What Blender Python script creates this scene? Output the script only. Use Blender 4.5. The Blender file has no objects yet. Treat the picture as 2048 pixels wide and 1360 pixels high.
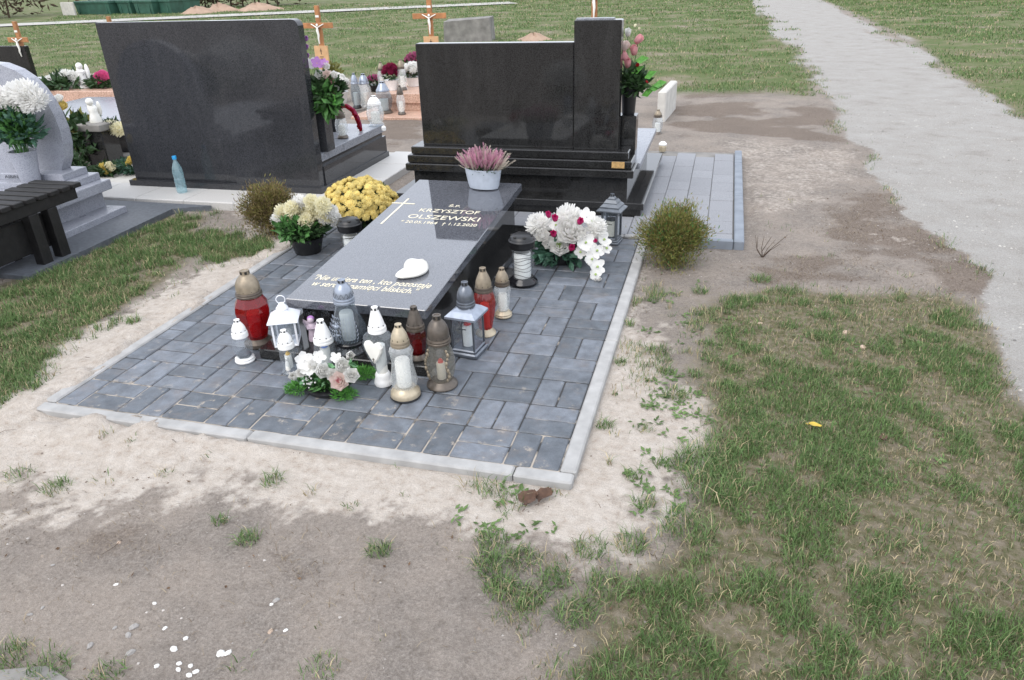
import bpy, math, random
import numpy as np
from mathutils import Vector, Matrix

random.seed(7); rng = np.random.default_rng(11)
sc = bpy.context.scene
COL = sc.collection
R = math.radians

# ------------------------------------------------------------------ camera, sky, sun, exposure
CP = np.array([0.421184, -1.986058, 1.529510])
YAW, PIT, ROL, FPX = -0.280083, -0.468921, -0.035792, 1475.47
fw = np.array([math.sin(YAW)*math.cos(PIT), math.cos(YAW)*math.cos(PIT), math.sin(PIT)])
rt = np.cross(fw, [0, 0, 1]); rt /= np.linalg.norm(rt); up = np.cross(rt, fw)
rt, up = math.cos(ROL)*rt+math.sin(ROL)*up, -math.sin(ROL)*rt+math.cos(ROL)*up
cam = bpy.data.cameras.new('camera'); co = bpy.data.objects.new('camera', cam); COL.objects.link(co)
co.matrix_world = Matrix(((rt[0], up[0], -fw[0], CP[0]), (rt[1], up[1], -fw[1], CP[1]), (rt[2], up[2], -fw[2], CP[2]), (0, 0, 0, 1)))
cam.sensor_width = 36; cam.lens = FPX/2048*36; cam.clip_start = .05; cam.clip_end = 2000
sc.camera = co

SUN_EL, SUN_ROT = 50, 200
w = bpy.data.worlds.new('World'); sc.world = w; w.use_nodes = True
nt = w.node_tree; bg = nt.nodes['Background']
sky = nt.nodes.new('ShaderNodeTexSky'); sky.sky_type = 'NISHITA'; sky.sun_disc = False
sky.sun_elevation = R(SUN_EL); sky.sun_rotation = R(SUN_ROT); sky.air_density = 1.0; sky.dust_density = 4.0; sky.ozone_density = 1.0
mx = nt.nodes.new('ShaderNodeMix'); mx.data_type = 'RGBA'; mx.inputs[0].default_value = .80
mx.inputs[7].default_value = (8.1, 8.5, 9.3, 1)          # even overcast cloud deck in front of the blue
nt.links.new(sky.outputs[0], mx.inputs[6]); nt.links.new(mx.outputs[2], bg.inputs[0])
bg.inputs[1].default_value = .10
sl = bpy.data.lights.new('sun', 'SUN'); sl.energy = .6; sl.angle = R(40); sl.color = (1, .97, .93)
so = bpy.data.objects.new('sun', sl); COL.objects.link(so)
so.rotation_euler = (R(90-SUN_EL), 0, R(180-SUN_ROT))
so.location = (0, -3, 8)
sc.view_settings.view_transform = 'Standard'; sc.view_settings.look = 'None'; sc.view_settings.gamma = 1
sc.view_settings.use_curve_mapping = False
sc.view_settings.exposure = 1.14
sc.render.filter_size = 2.4

# ------------------------------------------------------------------ pixel helpers (photo 2048 x 1360)
def ray(x, y): return fw + rt*(x-1024)/FPX - up*(y-680)/FPX
def gp(x, y, z=0.0):
    d = ray(x, y); p = CP + d*(z-CP[2])/d[2]; return float(p[0]), float(p[1]), float(p[2])
def vp(x, y, Y):
    d = ray(x, y); p = CP + d*(Y-CP[1])/d[1]; return float(p[0]), float(p[1]), float(p[2])

# ------------------------------------------------------------------ materials
MATS = {}
def rgb(c): return (c[0], c[1], c[2], 1)
def mat(name, col, rough=.6, var=.12, scale=30, spec=.5, metal=0, bump=0, bscale=200, rnd=0, coat=0, alpha=1, trans=0, sub=0, world=False):
    if name in MATS: return MATS[name]
    m = bpy.data.materials.new(name); m.use_nodes = True; t = m.node_tree; b = t.nodes['Principled BSDF']
    N = t.nodes.new; L = t.links.new
    if world: src = N('ShaderNodeNewGeometry').outputs['Position']
    else: src = N('ShaderNodeTexCoord').outputs['Object']
    n = N('ShaderNodeTexNoise'); n.inputs['Scale'].default_value = scale; n.inputs['Detail'].default_value = 4; L(src, n.inputs['Vector'])
    rp = N('ShaderNodeMapRange'); rp.inputs[1].default_value = .3; rp.inputs[2].default_value = .7
    rp.inputs[3].default_value = 1-var; rp.inputs[4].default_value = 1+var; L(n.outputs['Fac'], rp.inputs[0])
    mul = N('ShaderNodeMix'); mul.data_type = 'RGBA'; mul.blend_type = 'MULTIPLY'; mul.inputs[0].default_value = 1
    mul.inputs[6].default_value = rgb(col); L(rp.outputs[0], mul.inputs[7]); out = mul.outputs[2]
    if rnd:
        oi = N('ShaderNodeObjectInfo'); r2 = N('ShaderNodeMapRange'); r2.inputs[3].default_value = 1-rnd; r2.inputs[4].default_value = 1+rnd
        L(oi.outputs['Random'], r2.inputs[0]); m2 = N('ShaderNodeMix'); m2.data_type = 'RGBA'; m2.blend_type = 'MULTIPLY'; m2.inputs[0].default_value = 1
        L(out, m2.inputs[6]); L(r2.outputs[0], m2.inputs[7]); out = m2.outputs[2]
    L(out, b.inputs['Base Color'])
    b.inputs['Roughness'].default_value = rough; b.inputs['Metallic'].default_value = metal; b.inputs['Specular IOR Level'].default_value = spec
    b.inputs['Coat Weight'].default_value = coat; b.inputs['Alpha'].default_value = alpha; b.inputs['Transmission Weight'].default_value = trans
    if sub: b.inputs['Subsurface Weight'].default_value = sub; b.inputs['Subsurface Radius'].default_value = (.01, .006, .004); b.inputs['Subsurface Scale'].default_value = .5
    if bump:
        nb = N('ShaderNodeTexNoise'); nb.inputs['Scale'].default_value = bscale; nb.inputs['Detail'].default_value = 5; L(src, nb.inputs['Vector'])
        bn = N('ShaderNodeBump'); bn.inputs['Strength'].default_value = bump; bn.inputs['Distance'].default_value = .004
        L(nb.outputs['Fac'], bn.inputs['Height']); L(bn.outputs[0], b.inputs['Normal'])
    MATS[name] = m; return m

def petalmat(name, col, var=.05, scale=40, rnd=0, tl=.35):
    m = mat(name, col, .55, var, scale, .25, rnd=rnd); t = m.node_tree; b = t.nodes['Principled BSDF']; N = t.nodes.new; L = t.links.new
    src = b.inputs['Base Color'].links[0].from_socket; tr = N('ShaderNodeBsdfTranslucent'); L(src, tr.inputs[0])
    mx_ = N('ShaderNodeMixShader'); mx_.inputs[0].default_value = tl; L(b.outputs[0], mx_.inputs[1]); L(tr.outputs[0], mx_.inputs[2]); L(mx_.outputs[0], t.nodes['Material Output'].inputs[0]); return m

def granite(name, dark, light, rough=.07, scale=260, amount=.5, spec=.5, dr=.08):
    m = bpy.data.materials.new(name); m.use_nodes = True; t = m.node_tree; b = t.nodes['Principled BSDF']; N = t.nodes.new; L = t.links.new
    src = N('ShaderNodeNewGeometry').outputs['Position']
    v = N('ShaderNodeTexVoronoi'); v.inputs['Scale'].default_value = scale; L(src, v.inputs['Vector'])
    n = N('ShaderNodeTexNoise'); n.inputs['Scale'].default_value = scale*.5; n.inputs['Detail'].default_value = 3; L(src, n.inputs['Vector'])
    r = N('ShaderNodeValToRGB'); r.color_ramp.elements[0].position = .35; r.color_ramp.elements[0].color = rgb(dark)
    r.color_ramp.elements[1].position = .35+.4*(1.2-amount); r.color_ramp.elements[1].color = rgb(light)
    ad = N('ShaderNodeMix'); ad.data_type = 'FLOAT'; ad.inputs[0].default_value = .5; L(v.outputs['Color'], ad.inputs[2]); L(n.outputs['Fac'], ad.inputs[3])
    L(ad.outputs[0], r.inputs[0])
    n2 = N('ShaderNodeTexNoise'); n2.inputs['Scale'].default_value = 3.5; n2.inputs['Detail'].default_value = 5; L(src, n2.inputs['Vector'])
    mr = N('ShaderNodeMapRange'); mr.inputs[1].default_value = .3; mr.inputs[2].default_value = .75; mr.inputs[3].default_value = rough; mr.inputs[4].default_value = rough+dr
    L(n2.outputs['Fac'], mr.inputs[0]); L(mr.outputs[0], b.inputs['Roughness'])
    dm = N('ShaderNodeMapRange'); dm.inputs[3].default_value = .85; dm.inputs[4].default_value = 1.2; L(n2.outputs['Fac'], dm.inputs[0])
    mu = N('ShaderNodeMix'); mu.data_type = 'RGBA'; mu.blend_type = 'MULTIPLY'; mu.inputs[0].default_value = 1; L(r.outputs[0], mu.inputs[6]); L(dm.outputs[0], mu.inputs[7])
    # thin film of dust and dried rain runs
    mp = N('ShaderNodeMapping'); mp.inputs['Scale'].default_value = (7, 7, 1.6); L(src, mp.inputs[0]); n3 = N('ShaderNodeTexNoise'); n3.inputs['Scale'].default_value = 1.3; n3.inputs['Detail'].default_value = 7; n3.inputs['Roughness'].default_value = .68; L(mp.outputs[0], n3.inputs['Vector'])
    dr_ = N('ShaderNodeMapRange'); dr_.inputs[1].default_value = .48; dr_.inputs[2].default_value = .75; dr_.inputs[3].default_value = 0; dr_.inputs[4].default_value = .06; L(n3.outputs['Fac'], dr_.inputs[0])
    du = N('ShaderNodeMix'); du.data_type = 'RGBA'; du.inputs[7].default_value = (.20,.195,.185,1); L(dr_.outputs[0], du.inputs[0]); L(mu.outputs[2], du.inputs[6])
    L(du.outputs[2], b.inputs['Base Color']); b.inputs['Specular IOR Level'].default_value = spec
    MATS[name] = m; return m

def glassy(name, tint, body=.12, bodycol=None, rough=.06, ribs=0):
    """thin lantern glass: tinted see-through + a little milky body + fresnel gloss"""
    m = bpy.data.materials.new(name); m.use_nodes = True; t = m.node_tree; N = t.nodes.new; L = t.links.new
    t.nodes.remove(t.nodes['Principled BSDF']); out = t.nodes['Material Output']
    tr = N('ShaderNodeBsdfTransparent'); tr.inputs[0].default_value = rgb(tint)
    df = N('ShaderNodeBsdfDiffuse'); df.inputs[0].default_value = rgb(bodycol or tint)
    n = N('ShaderNodeTexNoise'); n.inputs['Scale'].default_value = 45; L(N('ShaderNodeTexCoord').outputs['Object'], n.inputs['Vector'])
    mr = N('ShaderNodeMapRange'); mr.inputs[1].default_value = .3; mr.inputs[2].default_value = .7; mr.inputs[3].default_value = body*.85; mr.inputs[4].default_value = min(1, body*1.15)
    L(n.outputs['Fac'], mr.inputs[0])
    tl = N('ShaderNodeBsdfTranslucent'); tl.inputs[0].default_value = rgb(bodycol or tint); m0 = N('ShaderNodeMixShader'); m0.inputs[0].default_value = .45; L(df.outputs[0], m0.inputs[1]); L(tl.outputs[0], m0.inputs[2])
    m1 = N('ShaderNodeMixShader'); L(mr.outputs[0], m1.inputs[0]); L(tr.outputs[0], m1.inputs[1]); L(m0.outputs[0], m1.inputs[2])
    gl = N('ShaderNodeBsdfGlossy'); gl.inputs['Roughness'].default_value = rough
    fr = N('ShaderNodeFresnel'); fr.inputs[0].default_value = 1.6
    bp = N('ShaderNodeBump'); bp.inputs['Strength'].default_value = .12; bp.inputs['Distance'].default_value = .002; L(n.outputs['Fac'], bp.inputs['Height'])
    L(bp.outputs[0], gl.inputs['Normal']); L(bp.outputs[0], fr.inputs['Normal'])
    gb = N('ShaderNodeNewGeometry'); iv = N('ShaderNodeMath'); iv.operation = 'SUBTRACT'; iv.inputs[0].default_value = 1; L(gb.outputs['Backfacing'], iv.inputs[1])
    fm = N('ShaderNodeMath'); fm.operation = 'MULTIPLY'; L(fr.outputs[0], fm.inputs[0]); L(iv.outputs[0], fm.inputs[1])      # inner side of the thin wall adds no second mirror
    m2 = N('ShaderNodeMixShader'); L(fm.outputs[0], m2.inputs[0]); L(m1.outputs[0], m2.inputs[1]); L(gl.outputs[0], m2.inputs[2])
    L(m2.outputs[0], out.inputs[0]); MATS[name] = m; return m

# ------------------------------------------------------------------ mesh builder
class MB:
    def __init__(s): s.v = []; s.f = []
    def add(s, vs, fs):
        o = len(s.v); s.v += [tuple(map(float, q)) for q in vs]; s.f += [tuple(i+o for i in f) for f in fs]; return s
    def box(s, x0, x1, y0, y1, z0, z1, b=0.0):
        """box with chamfered upper and vertical edges"""
        if b <= 0:
            return s.add([(x0,y0,z0),(x1,y0,z0),(x1,y1,z0),(x0,y1,z0),(x0,y0,z1),(x1,y0,z1),(x1,y1,z1),(x0,y1,z1)],
                [(3,2,1,0),(4,5,6,7),(0,1,5,4),(1,2,6,5),(2,3,7,6),(3,0,4,7)])
        def ring(z, i):
            a, c = x0+i, x1-i; d, e = y0+i, y1-i; k = b
            return [(a+k,d,z),(c-k,d,z),(c,d+k,z),(c,e-k,z),(c-k,e,z),(a+k,e,z),(a,e-k,z),(a,d+k,z)]
        rs = [ring(z0+b, 0), ring(z1-b, 0), ring(z1, b)]
        rs.insert(0, ring(z0, b*.5))
        vs = sum(rs, []); fs = [tuple(range(7,-1,-1)), tuple(range(24,32))]
        for k in range(3):
            for i in range(8):
                j = (i+1) % 8; fs.append((k*8+i, k*8+j, k*8+8+j, k*8+8+i))
        return s.add(vs, fs)
    def lathe(s, prof, n=28, cx=0, cy=0, mod=None, ph=0.0, sx=1, sy=1, cap=True):
        vs = []; fs = []
        for (r, z) in prof:
            for i in range(n):
                a = ph+2*math.pi*i/n; rr = r*(mod(a, z) if mod else 1)
                vs.append((cx+rr*math.cos(a)*sx, cy+rr*math.sin(a)*sy, z))
        for k in range(len(prof)-1):
            for i in range(n):
                j = (i+1) % n; fs.append((k*n+i, k*n+j, k*n+n+j, k*n+n+i))
        if cap:
            if prof[0][0] > 1e-4: fs.append(tuple(range(n-1, -1, -1)))
            if prof[-1][0] > 1e-4: fs.append(tuple(range((len(prof)-1)*n, len(prof)*n)))
        return s.add(vs, fs)
    def tube(s, pts, rad, n=8, cap=True):
        pts = [Vector(p) for p in pts]; m = len(pts)
        if not hasattr(rad, '__len__'): rad = [rad]*m
        vs = []; fs = []; prev = None
        for i, p in enumerate(pts):
            d = (pts[min(i+1, m-1)]-pts[max(i-1, 0)]).normalized()
            ref = Vector((0,0,1)) if abs(d.z) < .9 else Vector((1,0,0))
            a = d.cross(ref).normalized() if prev is None else (prev - d*prev.dot(d)).normalized(); prev = a
            b = d.cross(a)
            for k in range(n):
                t = 2*math.pi*k/n; vs.append(p+(a*math.cos(t)+b*math.sin(t))*rad[i])
        for i in range(m-1):
            for k in range(n):
                j = (k+1) % n; fs.append((i*n+k, i*n+j, i*n+n+j, i*n+n+k))
        if cap: fs += [tuple(range(n-1,-1,-1)), tuple(range((m-1)*n, m*n))]
        return s.add(vs, fs)
    def ball(s, c, r, n=8, m=6, sq=(1,1,1)):
        prof = [(max(1e-5, r*math.sin(math.pi*k/m)), -r*math.cos(math.pi*k/m)) for k in range(m+1)]
        o = len(s.v); s.lathe(prof, n, cap=False)
        for i in range(o, len(s.v)):
            x, y, z = s.v[i]; s.v[i] = (c[0]+x*sq[0], c[1]+y*sq[1], c[2]+z*sq[2])
        return s
    def prism(s, poly, z0, z1):
        n = len(poly); vs = [(x,y,z0) for x,y in poly]+[(x,y,z1) for x,y in poly]
        fs = [tuple(range(n-1,-1,-1)), tuple(range(n,2*n))]+[(i,(i+1)%n,n+(i+1)%n,n+i) for i in range(n)]
        return s.add(vs, fs)
    def leaf(s, p, d, L, W, nrm=None, fold=.25, droop=0.0):
        p = Vector(p); d = Vector(d).normalized(); nrm = Vector(nrm) if nrm is not None else Vector((random.gauss(0,1),random.gauss(0,1),random.gauss(0,1)+.6))
        sd = d.cross(nrm)
        if sd.length < 1e-4: sd = d.cross(Vector((1,.3,.2)))
        sd.normalize(); nn = sd.cross(d)
        m_ = p+d*L*.5+nn*fold*W*-1; tip = p+d*L+Vector((0,0,-droop*L))
        return s.add([p, p+d*L*.45+sd*W*.5, tip, p+d*L*.45-sd*W*.5, m_], [(0,1,4),(1,2,4),(2,3,4),(3,0,4)])
    def petal(s, c, ax, az, r0, r1, h0, h1, wd, cup=.3, curl=0.0, nu=3, nv=3):
        """curved petal: c centre, ax axis, az azimuth vector; runs from radius r0,height h0 to r1,h1"""
        c = Vector(c); ax = Vector(ax); az = Vector(az); sd = ax.cross(az)
        vs = []; fs = []
        for j in range(nv+1):
            t = j/nv; rr = r0+(r1-r0)*math.sin(t*math.pi/2); hh = h0+(h1-h0)*(1-math.cos(t*math.pi/2))+curl*max(0, t-.7)*-1
            ww = wd*math.sin(math.pi*(.18+.74*t))**.7
            for i in range(nu+1):
                u = (i/nu-.5)*2
                vs.append(c+az*(rr-cup*wd*.5*u*u*(1-.3*t))+ax*(hh+cup*wd*.15*u*u)+sd*ww*.5*u)
        for j in range(nv):
            for i in range(nu):
                a = j*(nu+1)+i; fs.append((a, a+1, a+nu+2, a+nu+1))
        return s.add(vs, fs)
    def mesh(s, name, smooth=None):
        me = bpy.data.meshes.new(name); me.from_pydata(s.v, [], s.f); me.validate()
        if smooth is not None:
            me.polygons.foreach_set('use_smooth', [True]*len(me.polygons))
            if smooth < 179: me.set_sharp_from_angle(angle=R(smooth))
        me.update(); return me

def link(name, me, m, parent=None, loc=None, rot=None, scale=None):
    o = bpy.data.objects.new(name, me); COL.objects.link(o)
    if m is not None and len(me.materials) == 0: me.materials.append(MATS[m] if isinstance(m, str) else m)
    if parent is not None: o.parent = parent
    if loc is not None: o.location = loc
    if rot is not None: o.rotation_euler = rot
    if scale is not None: o.scale = scale if hasattr(scale, '__len__') else (scale,)*3
    return o
def part(name, mb, m, parent, smooth=None, **k): return link(name, mb.mesh(name, smooth), m, parent, **k)
def tag(o, label, cat, group=None):
    o['label'] = label; o['category'] = cat
    if group: o['group'] = group
    return o
def thing(name, label, cat, loc=(0,0,0), rz=0, group=None):
    o = bpy.data.objects.new(name, None); COL.objects.link(o); o.empty_display_size = .05
    o.location = loc; o.rotation_euler = (0,0,rz); return tag(o, label, cat, group)
def struct(name, me, m): o = link(name, me, m); o['kind'] = 'structure'; return o
def stuff(o): o['kind'] = 'stuff'; return o
def basis(ax):
    ax = Vector(ax).normalized(); ref = Vector((0,0,1)) if abs(ax.z) < .95 else Vector((1,0,0))
    a = ax.cross(ref).normalized(); return ax, a, ax.cross(a)
def euler_to(ax, spin=0.0):
    ax, a, b = basis(ax); M = Matrix((a, b, ax)).transposed(); return (M @ Matrix.Rotation(spin, 3, 'Z')).to_euler()

# numpy value noise
def vnoise(x, y, seed=0):
    xi = np.floor(x).astype(np.int64); yi = np.floor(y).astype(np.int64); xf = x-xi; yf = y-yi
    def h(a, b):
        n = (a*374761393+b*668265263+seed*974634777) & 0xffffffff
        n = ((n ^ (n >> 13))*1274126177) & 0xffffffff
        return ((n ^ (n >> 16)) & 0xffff)/65535.0
    u = xf*xf*(3-2*xf); v = yf*yf*(3-2*yf)
    return (h(xi,yi)*(1-u)+h(xi+1,yi)*u)*(1-v)+(h(xi,yi+1)*(1-u)+h(xi+1,yi+1)*u)*v
def fbm(x, y, seed=0, oct=4):
    s = 0; a = .5
    for o in range(oct): s = s+a*vnoise(x*2**o, y*2**o, seed+o*17); a *= .5
    return s/(1-.5**oct)
def inpoly(x, y, poly):
    r = np.zeros(x.shape, bool); n = len(poly); j = n-1
    for i in range(n):
        xi, yi = poly[i]; xj, yj = poly[j]
        c = ((yi > y) != (yj > y)) & (x < (xj-xi)*(y-yi)/((yj-yi) if yj != yi else 1e-9)+xi)
        r ^= c; j = i
    return r
def pxpoly(pts): return [gp(a, b, -.03)[:2] for a, b in pts]

# ------------------------------------------------------------------ palette
granite('granite_slab', (.045,.048,.057), (.125,.131,.150), rough=.02, scale=420, amount=.5, spec=1.0, dr=.03); MATS['granite_slab'].node_tree.nodes['Principled BSDF'].inputs['IOR'].default_value = 1.68
granite('granite_black', (.008,.008,.008), (.030,.030,.030), rough=.035, scale=340, amount=.35, spec=.45, dr=.05)
granite('granite_graphite', (.014,.015,.017), (.052,.053,.058), rough=.045, scale=360, amount=.45, spec=.5, dr=.06)
granite('granite_light', (.20,.21,.245), (.36,.37,.41), rough=.25, scale=330, amount=.8)
granite('granite_bluegrey', (.13,.14,.16), (.27,.28,.31), rough=.25, scale=220, amount=.6)
granite('granite_pink', (.34,.20,.14), (.62,.42,.32), rough=.3, scale=160, amount=.6)
mat('gold_paint', (.72,.66,.50), .45, .08, 60)
mat('white_ceramic', (.80,.78,.72), .25, .03, 20, coat=.3)
mat('white_plastic', (.80,.79,.77), .35, .05, 40)
mat('white_metal', (.80,.81,.84), .35, .04, 30)
mat('pot_white', (.40,.44,.50), .35, .10, 25)
mat('black_plastic', (.012,.012,.013), .35, .2, 40)
mat('black_gloss', (.010,.010,.012), .12, .1, 40)
mat('gold_plastic', (.27,.222,.160), .38, .22, 35, metal=.35)
mat('gold_pale', (.46,.39,.28), .36, .15, 35, metal=.35)
mat('bronze_plastic', (.110,.092,.076), .38, .25, 35, metal=.4)
mat('bronze_dark', (.10,.08,.062), .4, .25, 35, metal=.4)
mat('silver_plastic', (.30,.335,.395), .3, .15, 30, metal=.5)
mat('steel', (.15,.165,.19), .28, .2, 30, metal=.6)
mat('pewter', (.10,.11,.125), .3, .25, 30, metal=.5)
mat('grey_lantern', (.115,.128,.145), .38, .18, 30, metal=.3)
mat('vent_shade', (.012,.011,.010), .8, .1, 30)  # near-black colour standing in for the shade inside the lid vents
mat('wax', (.80,.78,.72), .5, .04, 30)
mat('led_red', (.62,.03,.03), .35, .05, 30)
mat('led_blue', (.10,.25,.75), .35, .05, 30)
mat('led_yellow', (.75,.45,.06), .35, .05, 30)
glassy('glass_clear', (.90,.925,.945), .12, (.78,.82,.86))
glassy('glass_grey', (.66,.71,.74), .14, (.42,.47,.52))
glassy('glass_smoke', (.74,.72,.67), .20, (.52,.50,.45))
glassy('glass_milky', (.95,.96,.96), .30, (.84,.86,.86))
glassy('glass_red', (.62,.03,.035), .40, (.40,.016,.022))
glassy('glass_darkred', (.38,.015,.02), .40, (.16,.008,.012))
glassy('glass_rose', (.75,.16,.15), .35, (.48,.09,.08))
glassy('glass_pane', (.93,.95,.97), .05, (.7,.75,.8), .04)
glassy('glass_bottle', (.80,.93,.97), .34, (.58,.78,.82), .08)
mat('bottle_cap', (.02,.30,.62), .4, .05, 30)
mat('wood_black', (.009,.008,.008), .6, .45, 24, bump=.5, bscale=60)
mat('wood_cross', (.36,.16,.06), .5, .25, 14)
mat('wood_plaque', (.56,.34,.17), .55, .12, 14)
mat('ink', (.03,.02,.015), .7, .05, 14)
mat('paper', (.62,.58,.48), .8, .08, 30)
mat('leaf_dark', (.030,.065,.022), .5, .35, 60, spec=.3)
mat('leaf_green', (.060,.155,.040), .5, .35, 60, spec=.3)
mat('leaf_bright', (.085,.25,.045), .5, .3, 60, spec=.3)
mat('leaf_mint', (.22,.42,.22), .5, .2, 60, spec=.3)
mat('leaf_bluegreen', (.05,.115,.075), .5, .3, 60, spec=.3)
mat('shrub_olive', (.165,.165,.045), .6, .35, 18, spec=.2)
mat('shrub_brown', (.185,.140,.062), .65, .4, 18, spec=.2)
mat('twig', (.07,.045,.028), .8, .3, 30)
petalmat('petal_white', (.84,.83,.80), .03, 40)
petalmat('petal_cream', (.82,.78,.58), .06, 40)
petalmat('petal_lemon', (.80,.66,.22), .10, 30)
petalmat('petal_yellow', (.82,.68,.26), .14, 30, rnd=.16)
petalmat('petal_pink', (.78,.40,.42), .12, 40)
petalmat('petal_blush', (.84,.72,.67), .06, 40)
petalmat('petal_magenta', (.62,.035,.20), .15, 40)
petalmat('petal_hotpink', (.75,.16,.36), .15, 40)
petalmat('petal_violet', (.52,.26,.58), .2, 40)
petalmat('petal_red', (.50,.02,.03), .2, 40)
petalmat('petal_burgundy', (.26,.02,.07), .25, 40)
petalmat('petal_orange', (.70,.22,.04), .2, 40)
petalmat('petal_green', (.42,.55,.20), .1, 40)
petalmat('heather_pink', (.60,.33,.42), .25, 120, rnd=.22)
petalmat('heather_pale', (.58,.52,.44), .2, 120, rnd=.2)
petalmat('heather_wine', (.40,.10,.20), .25, 120)
mat('angel_pink', (.50,.40,.46), .5, .15, 50)
mat('stone_white', (.80,.79,.76), .8, .08, 60, bump=.5)
mat('stone_grey', (.36,.34,.32), .85, .2, 60, bump=.5)
mat('stone_tan', (.50,.38,.29), .85, .2, 60, bump=.5)
mat('leaf_dead', (.10,.055,.035), .8, .3, 60)
mat('leaf_dead_yellow', (.50,.36,.05), .7, .2, 60)
mat('straw', (.42,.34,.20), .8, .2, 60)
mat('concrete_old', (.20,.19,.175), .9, .3, 6, bump=.6, bscale=50, world=True)
mat('concrete_white', (.52,.50,.46), .85, .12, 9, bump=.3, bscale=90, world=True)
mat('bin_green', (.032,.095,.068), .5, .25, 3)
mat('bin_dark', (.02,.02,.02), .6, .25, 3)
mat('brush', (.085,.062,.042), .85, .45, 2.5, spec=.1)
mat('brush_red', (.11,.055,.040), .85, .45, 2.5, spec=.1)
mat('sand_pile', (.36,.25,.18), .95, .15, 3, bump=.4, bscale=20)
mat('soil_pot', (.03,.022,.016), .95, .3, 60)

# ------------------------------------------------------------------ ground sheet with its cover masks
GZ = -.03
SAND = [pxpoly([(-200,850),(-60,770),(40,735),(150,690),(210,640),(300,590),(360,545),(470,500),(600,455),(680,420),(700,440),(600,500),(480,560),(95,812),(510,890),(1150,975),
        (1215,760),(1240,650),(1290,640),(1320,720),(1400,800),(1430,870),(1440,930),(1380,1000),(1340,1060),(1310,1110),(1190,1090),(1010,1085),(900,1080),(800,1040),(640,1050),(560,1010),(480,985),(330,1000),(230,960),(110,930),(0,930),(-200,980)]),
        pxpoly([(140,520),(420,405),(640,450),(560,480),(430,430),(330,440),(170,530)])]
PALE = [pxpoly([(1330,265),(1480,270),(1720,300),(1740,345),(1700,370),(1640,410),(1560,420),(1500,470),(1480,500),(1340,560),(1300,560),(1490,420),(1480,310)])]
PATH = [pxpoly([(1440,-30),(1500,0),(1548,50),(1600,110),(1648,180),(1690,250),(1742,310),(1765,380),(1810,425),(1890,480),(1985,545),(1950,600),(1965,650),(1995,700),(2015,750),(2060,815)])+[(1.78,.35),(2.1,-.6),(2.5,-3),(2.8,-20),(6.5,-20),(5.6,-3),(4.9,2.5)]+pxpoly([(2048,235),(1955,178),(1860,122),(1790,82),(1700,32),(1640,0),(1590,-30)])]
LITTER = [pxpoly([(1340,190),(1500,185),(1640,200),(1700,270),(1740,310),(1600,300),(1480,290),(1360,270)]),
          pxpoly([(1640,400),(1760,380),(1810,430),(1990,545),(1950,600),(1800,570),(1650,560),(1500,560),(1430,530),(1640,500)]),
          pxpoly([(700,150),(860,250),(820,300),(760,300)])]
GRASS = [pxpoly([(1500,590),(1600,570),(1760,590),(1900,585),(1945,600),(1965,660),(1995,710),(2015,755),(2060,820)])+[(1.78,.35),(2.1,-.6),(2.5,-3),(2.8,-20),(-.6,-20),(-.25,-1.6)]+pxpoly([(1250,1300),(1270,1200),(1180,1160),(1330,1120),(1400,1010),(1435,930),(1440,850),(1420,760),(1470,690),(1430,640)]),
         pxpoly([(-300,720),(0,560),(60,540),(150,490),(290,435),(350,425),(400,440),(400,500),(340,560),(270,610),(215,640),(110,720),(40,775),(-60,830)]),
         pxpoly([(410,500),(430,465),(490,465),(530,500),(480,520)]),
         pxpoly([(0,1300),(60,1310),(180,1345),(200,1400),(-200,1400)]),
         pxpoly([(1500,0),(1548,50),(1600,110),(1640,190),(1480,180),(1340,185),(1290,175),(1240,195),(1160,175),(860,165),(700,150),(640,160),(300,150),(170,195)])+[(-14,5),(-300,5),(-300,600),(.5,600)],
         pxpoly([(1650,0),(1720,30),(1800,78),(1870,118),(1970,180),(2060,235)])+[(4.9,2.5),(5.6,-3),(6.5,-20),(300,-20),(300,20),(300,600),(5.5,600)]+pxpoly([(1640,0)])]
DEBRIS = [pxpoly([(330,1010),(640,1050),(600,1120),(380,1100)]), pxpoly([(60,980),(380,1010),(330,1120),(0,1080)]), pxpoly([(820,1050),(1250,1100),(1240,1180),(860,1120)]), pxpoly([(520,1110),(800,1130),(780,1200),(560,1180)])]
TUFTSOIL = [pxpoly([(940,1120),(1060,1080),(1180,1130),(1270,1200),(1250,1300),(1130,1250),(1010,1230),(950,1170)]),
            pxpoly([(1260,600),(1320,540),(1420,560),(1500,590),(1430,640),(1470,690),(1420,760),(1430,860),(1330,820),(1300,720)])]

def axis(lo, hi, st, far_lo, far_hi, g=1.16):
    a = list(np.arange(lo, hi+1e-6, st)); s = st
    while a[-1] < far_hi: s *= g; a.append(a[-1]+s)
    s = st
    while a[0] > far_lo: s *= g; a.insert(0, a[0]-s)
    return np.array(a)
gx = axis(-4.4, 4.4, .024, -400, 400, 1.13); gy = axis(-1.7, 4.4, .024, -60, 600, 1.04)
GX, GY = np.meshgrid(gx, gy)
def cover(X, Y, warp=True):
    far = np.clip((Y-4)/12, 0, 1)
    wx = X+(fbm(X*9, Y*9, 3)-.5)*(.22+.5*far)+(fbm(X*2, Y*2, 5)-.5)*(.25+1.2*far); wy = Y+(fbm(X*9, Y*9, 8)-.5)*(.22+.5*far)+(fbm(X*2, Y*2, 9)-.5)*(.25+1.2*far)
    def un(polys):
        r = np.zeros(X.shape, bool)
        for p in polys: r |= inpoly(wx, wy, p)
        return r.astype(float)
    S = un(SAND); P = un(PATH); Lt = un(LITTER); G = un(GRASS); T = un(TUFTSOIL); Pl = un(PALE)
    return S, P, Lt, G, T, Pl
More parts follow.
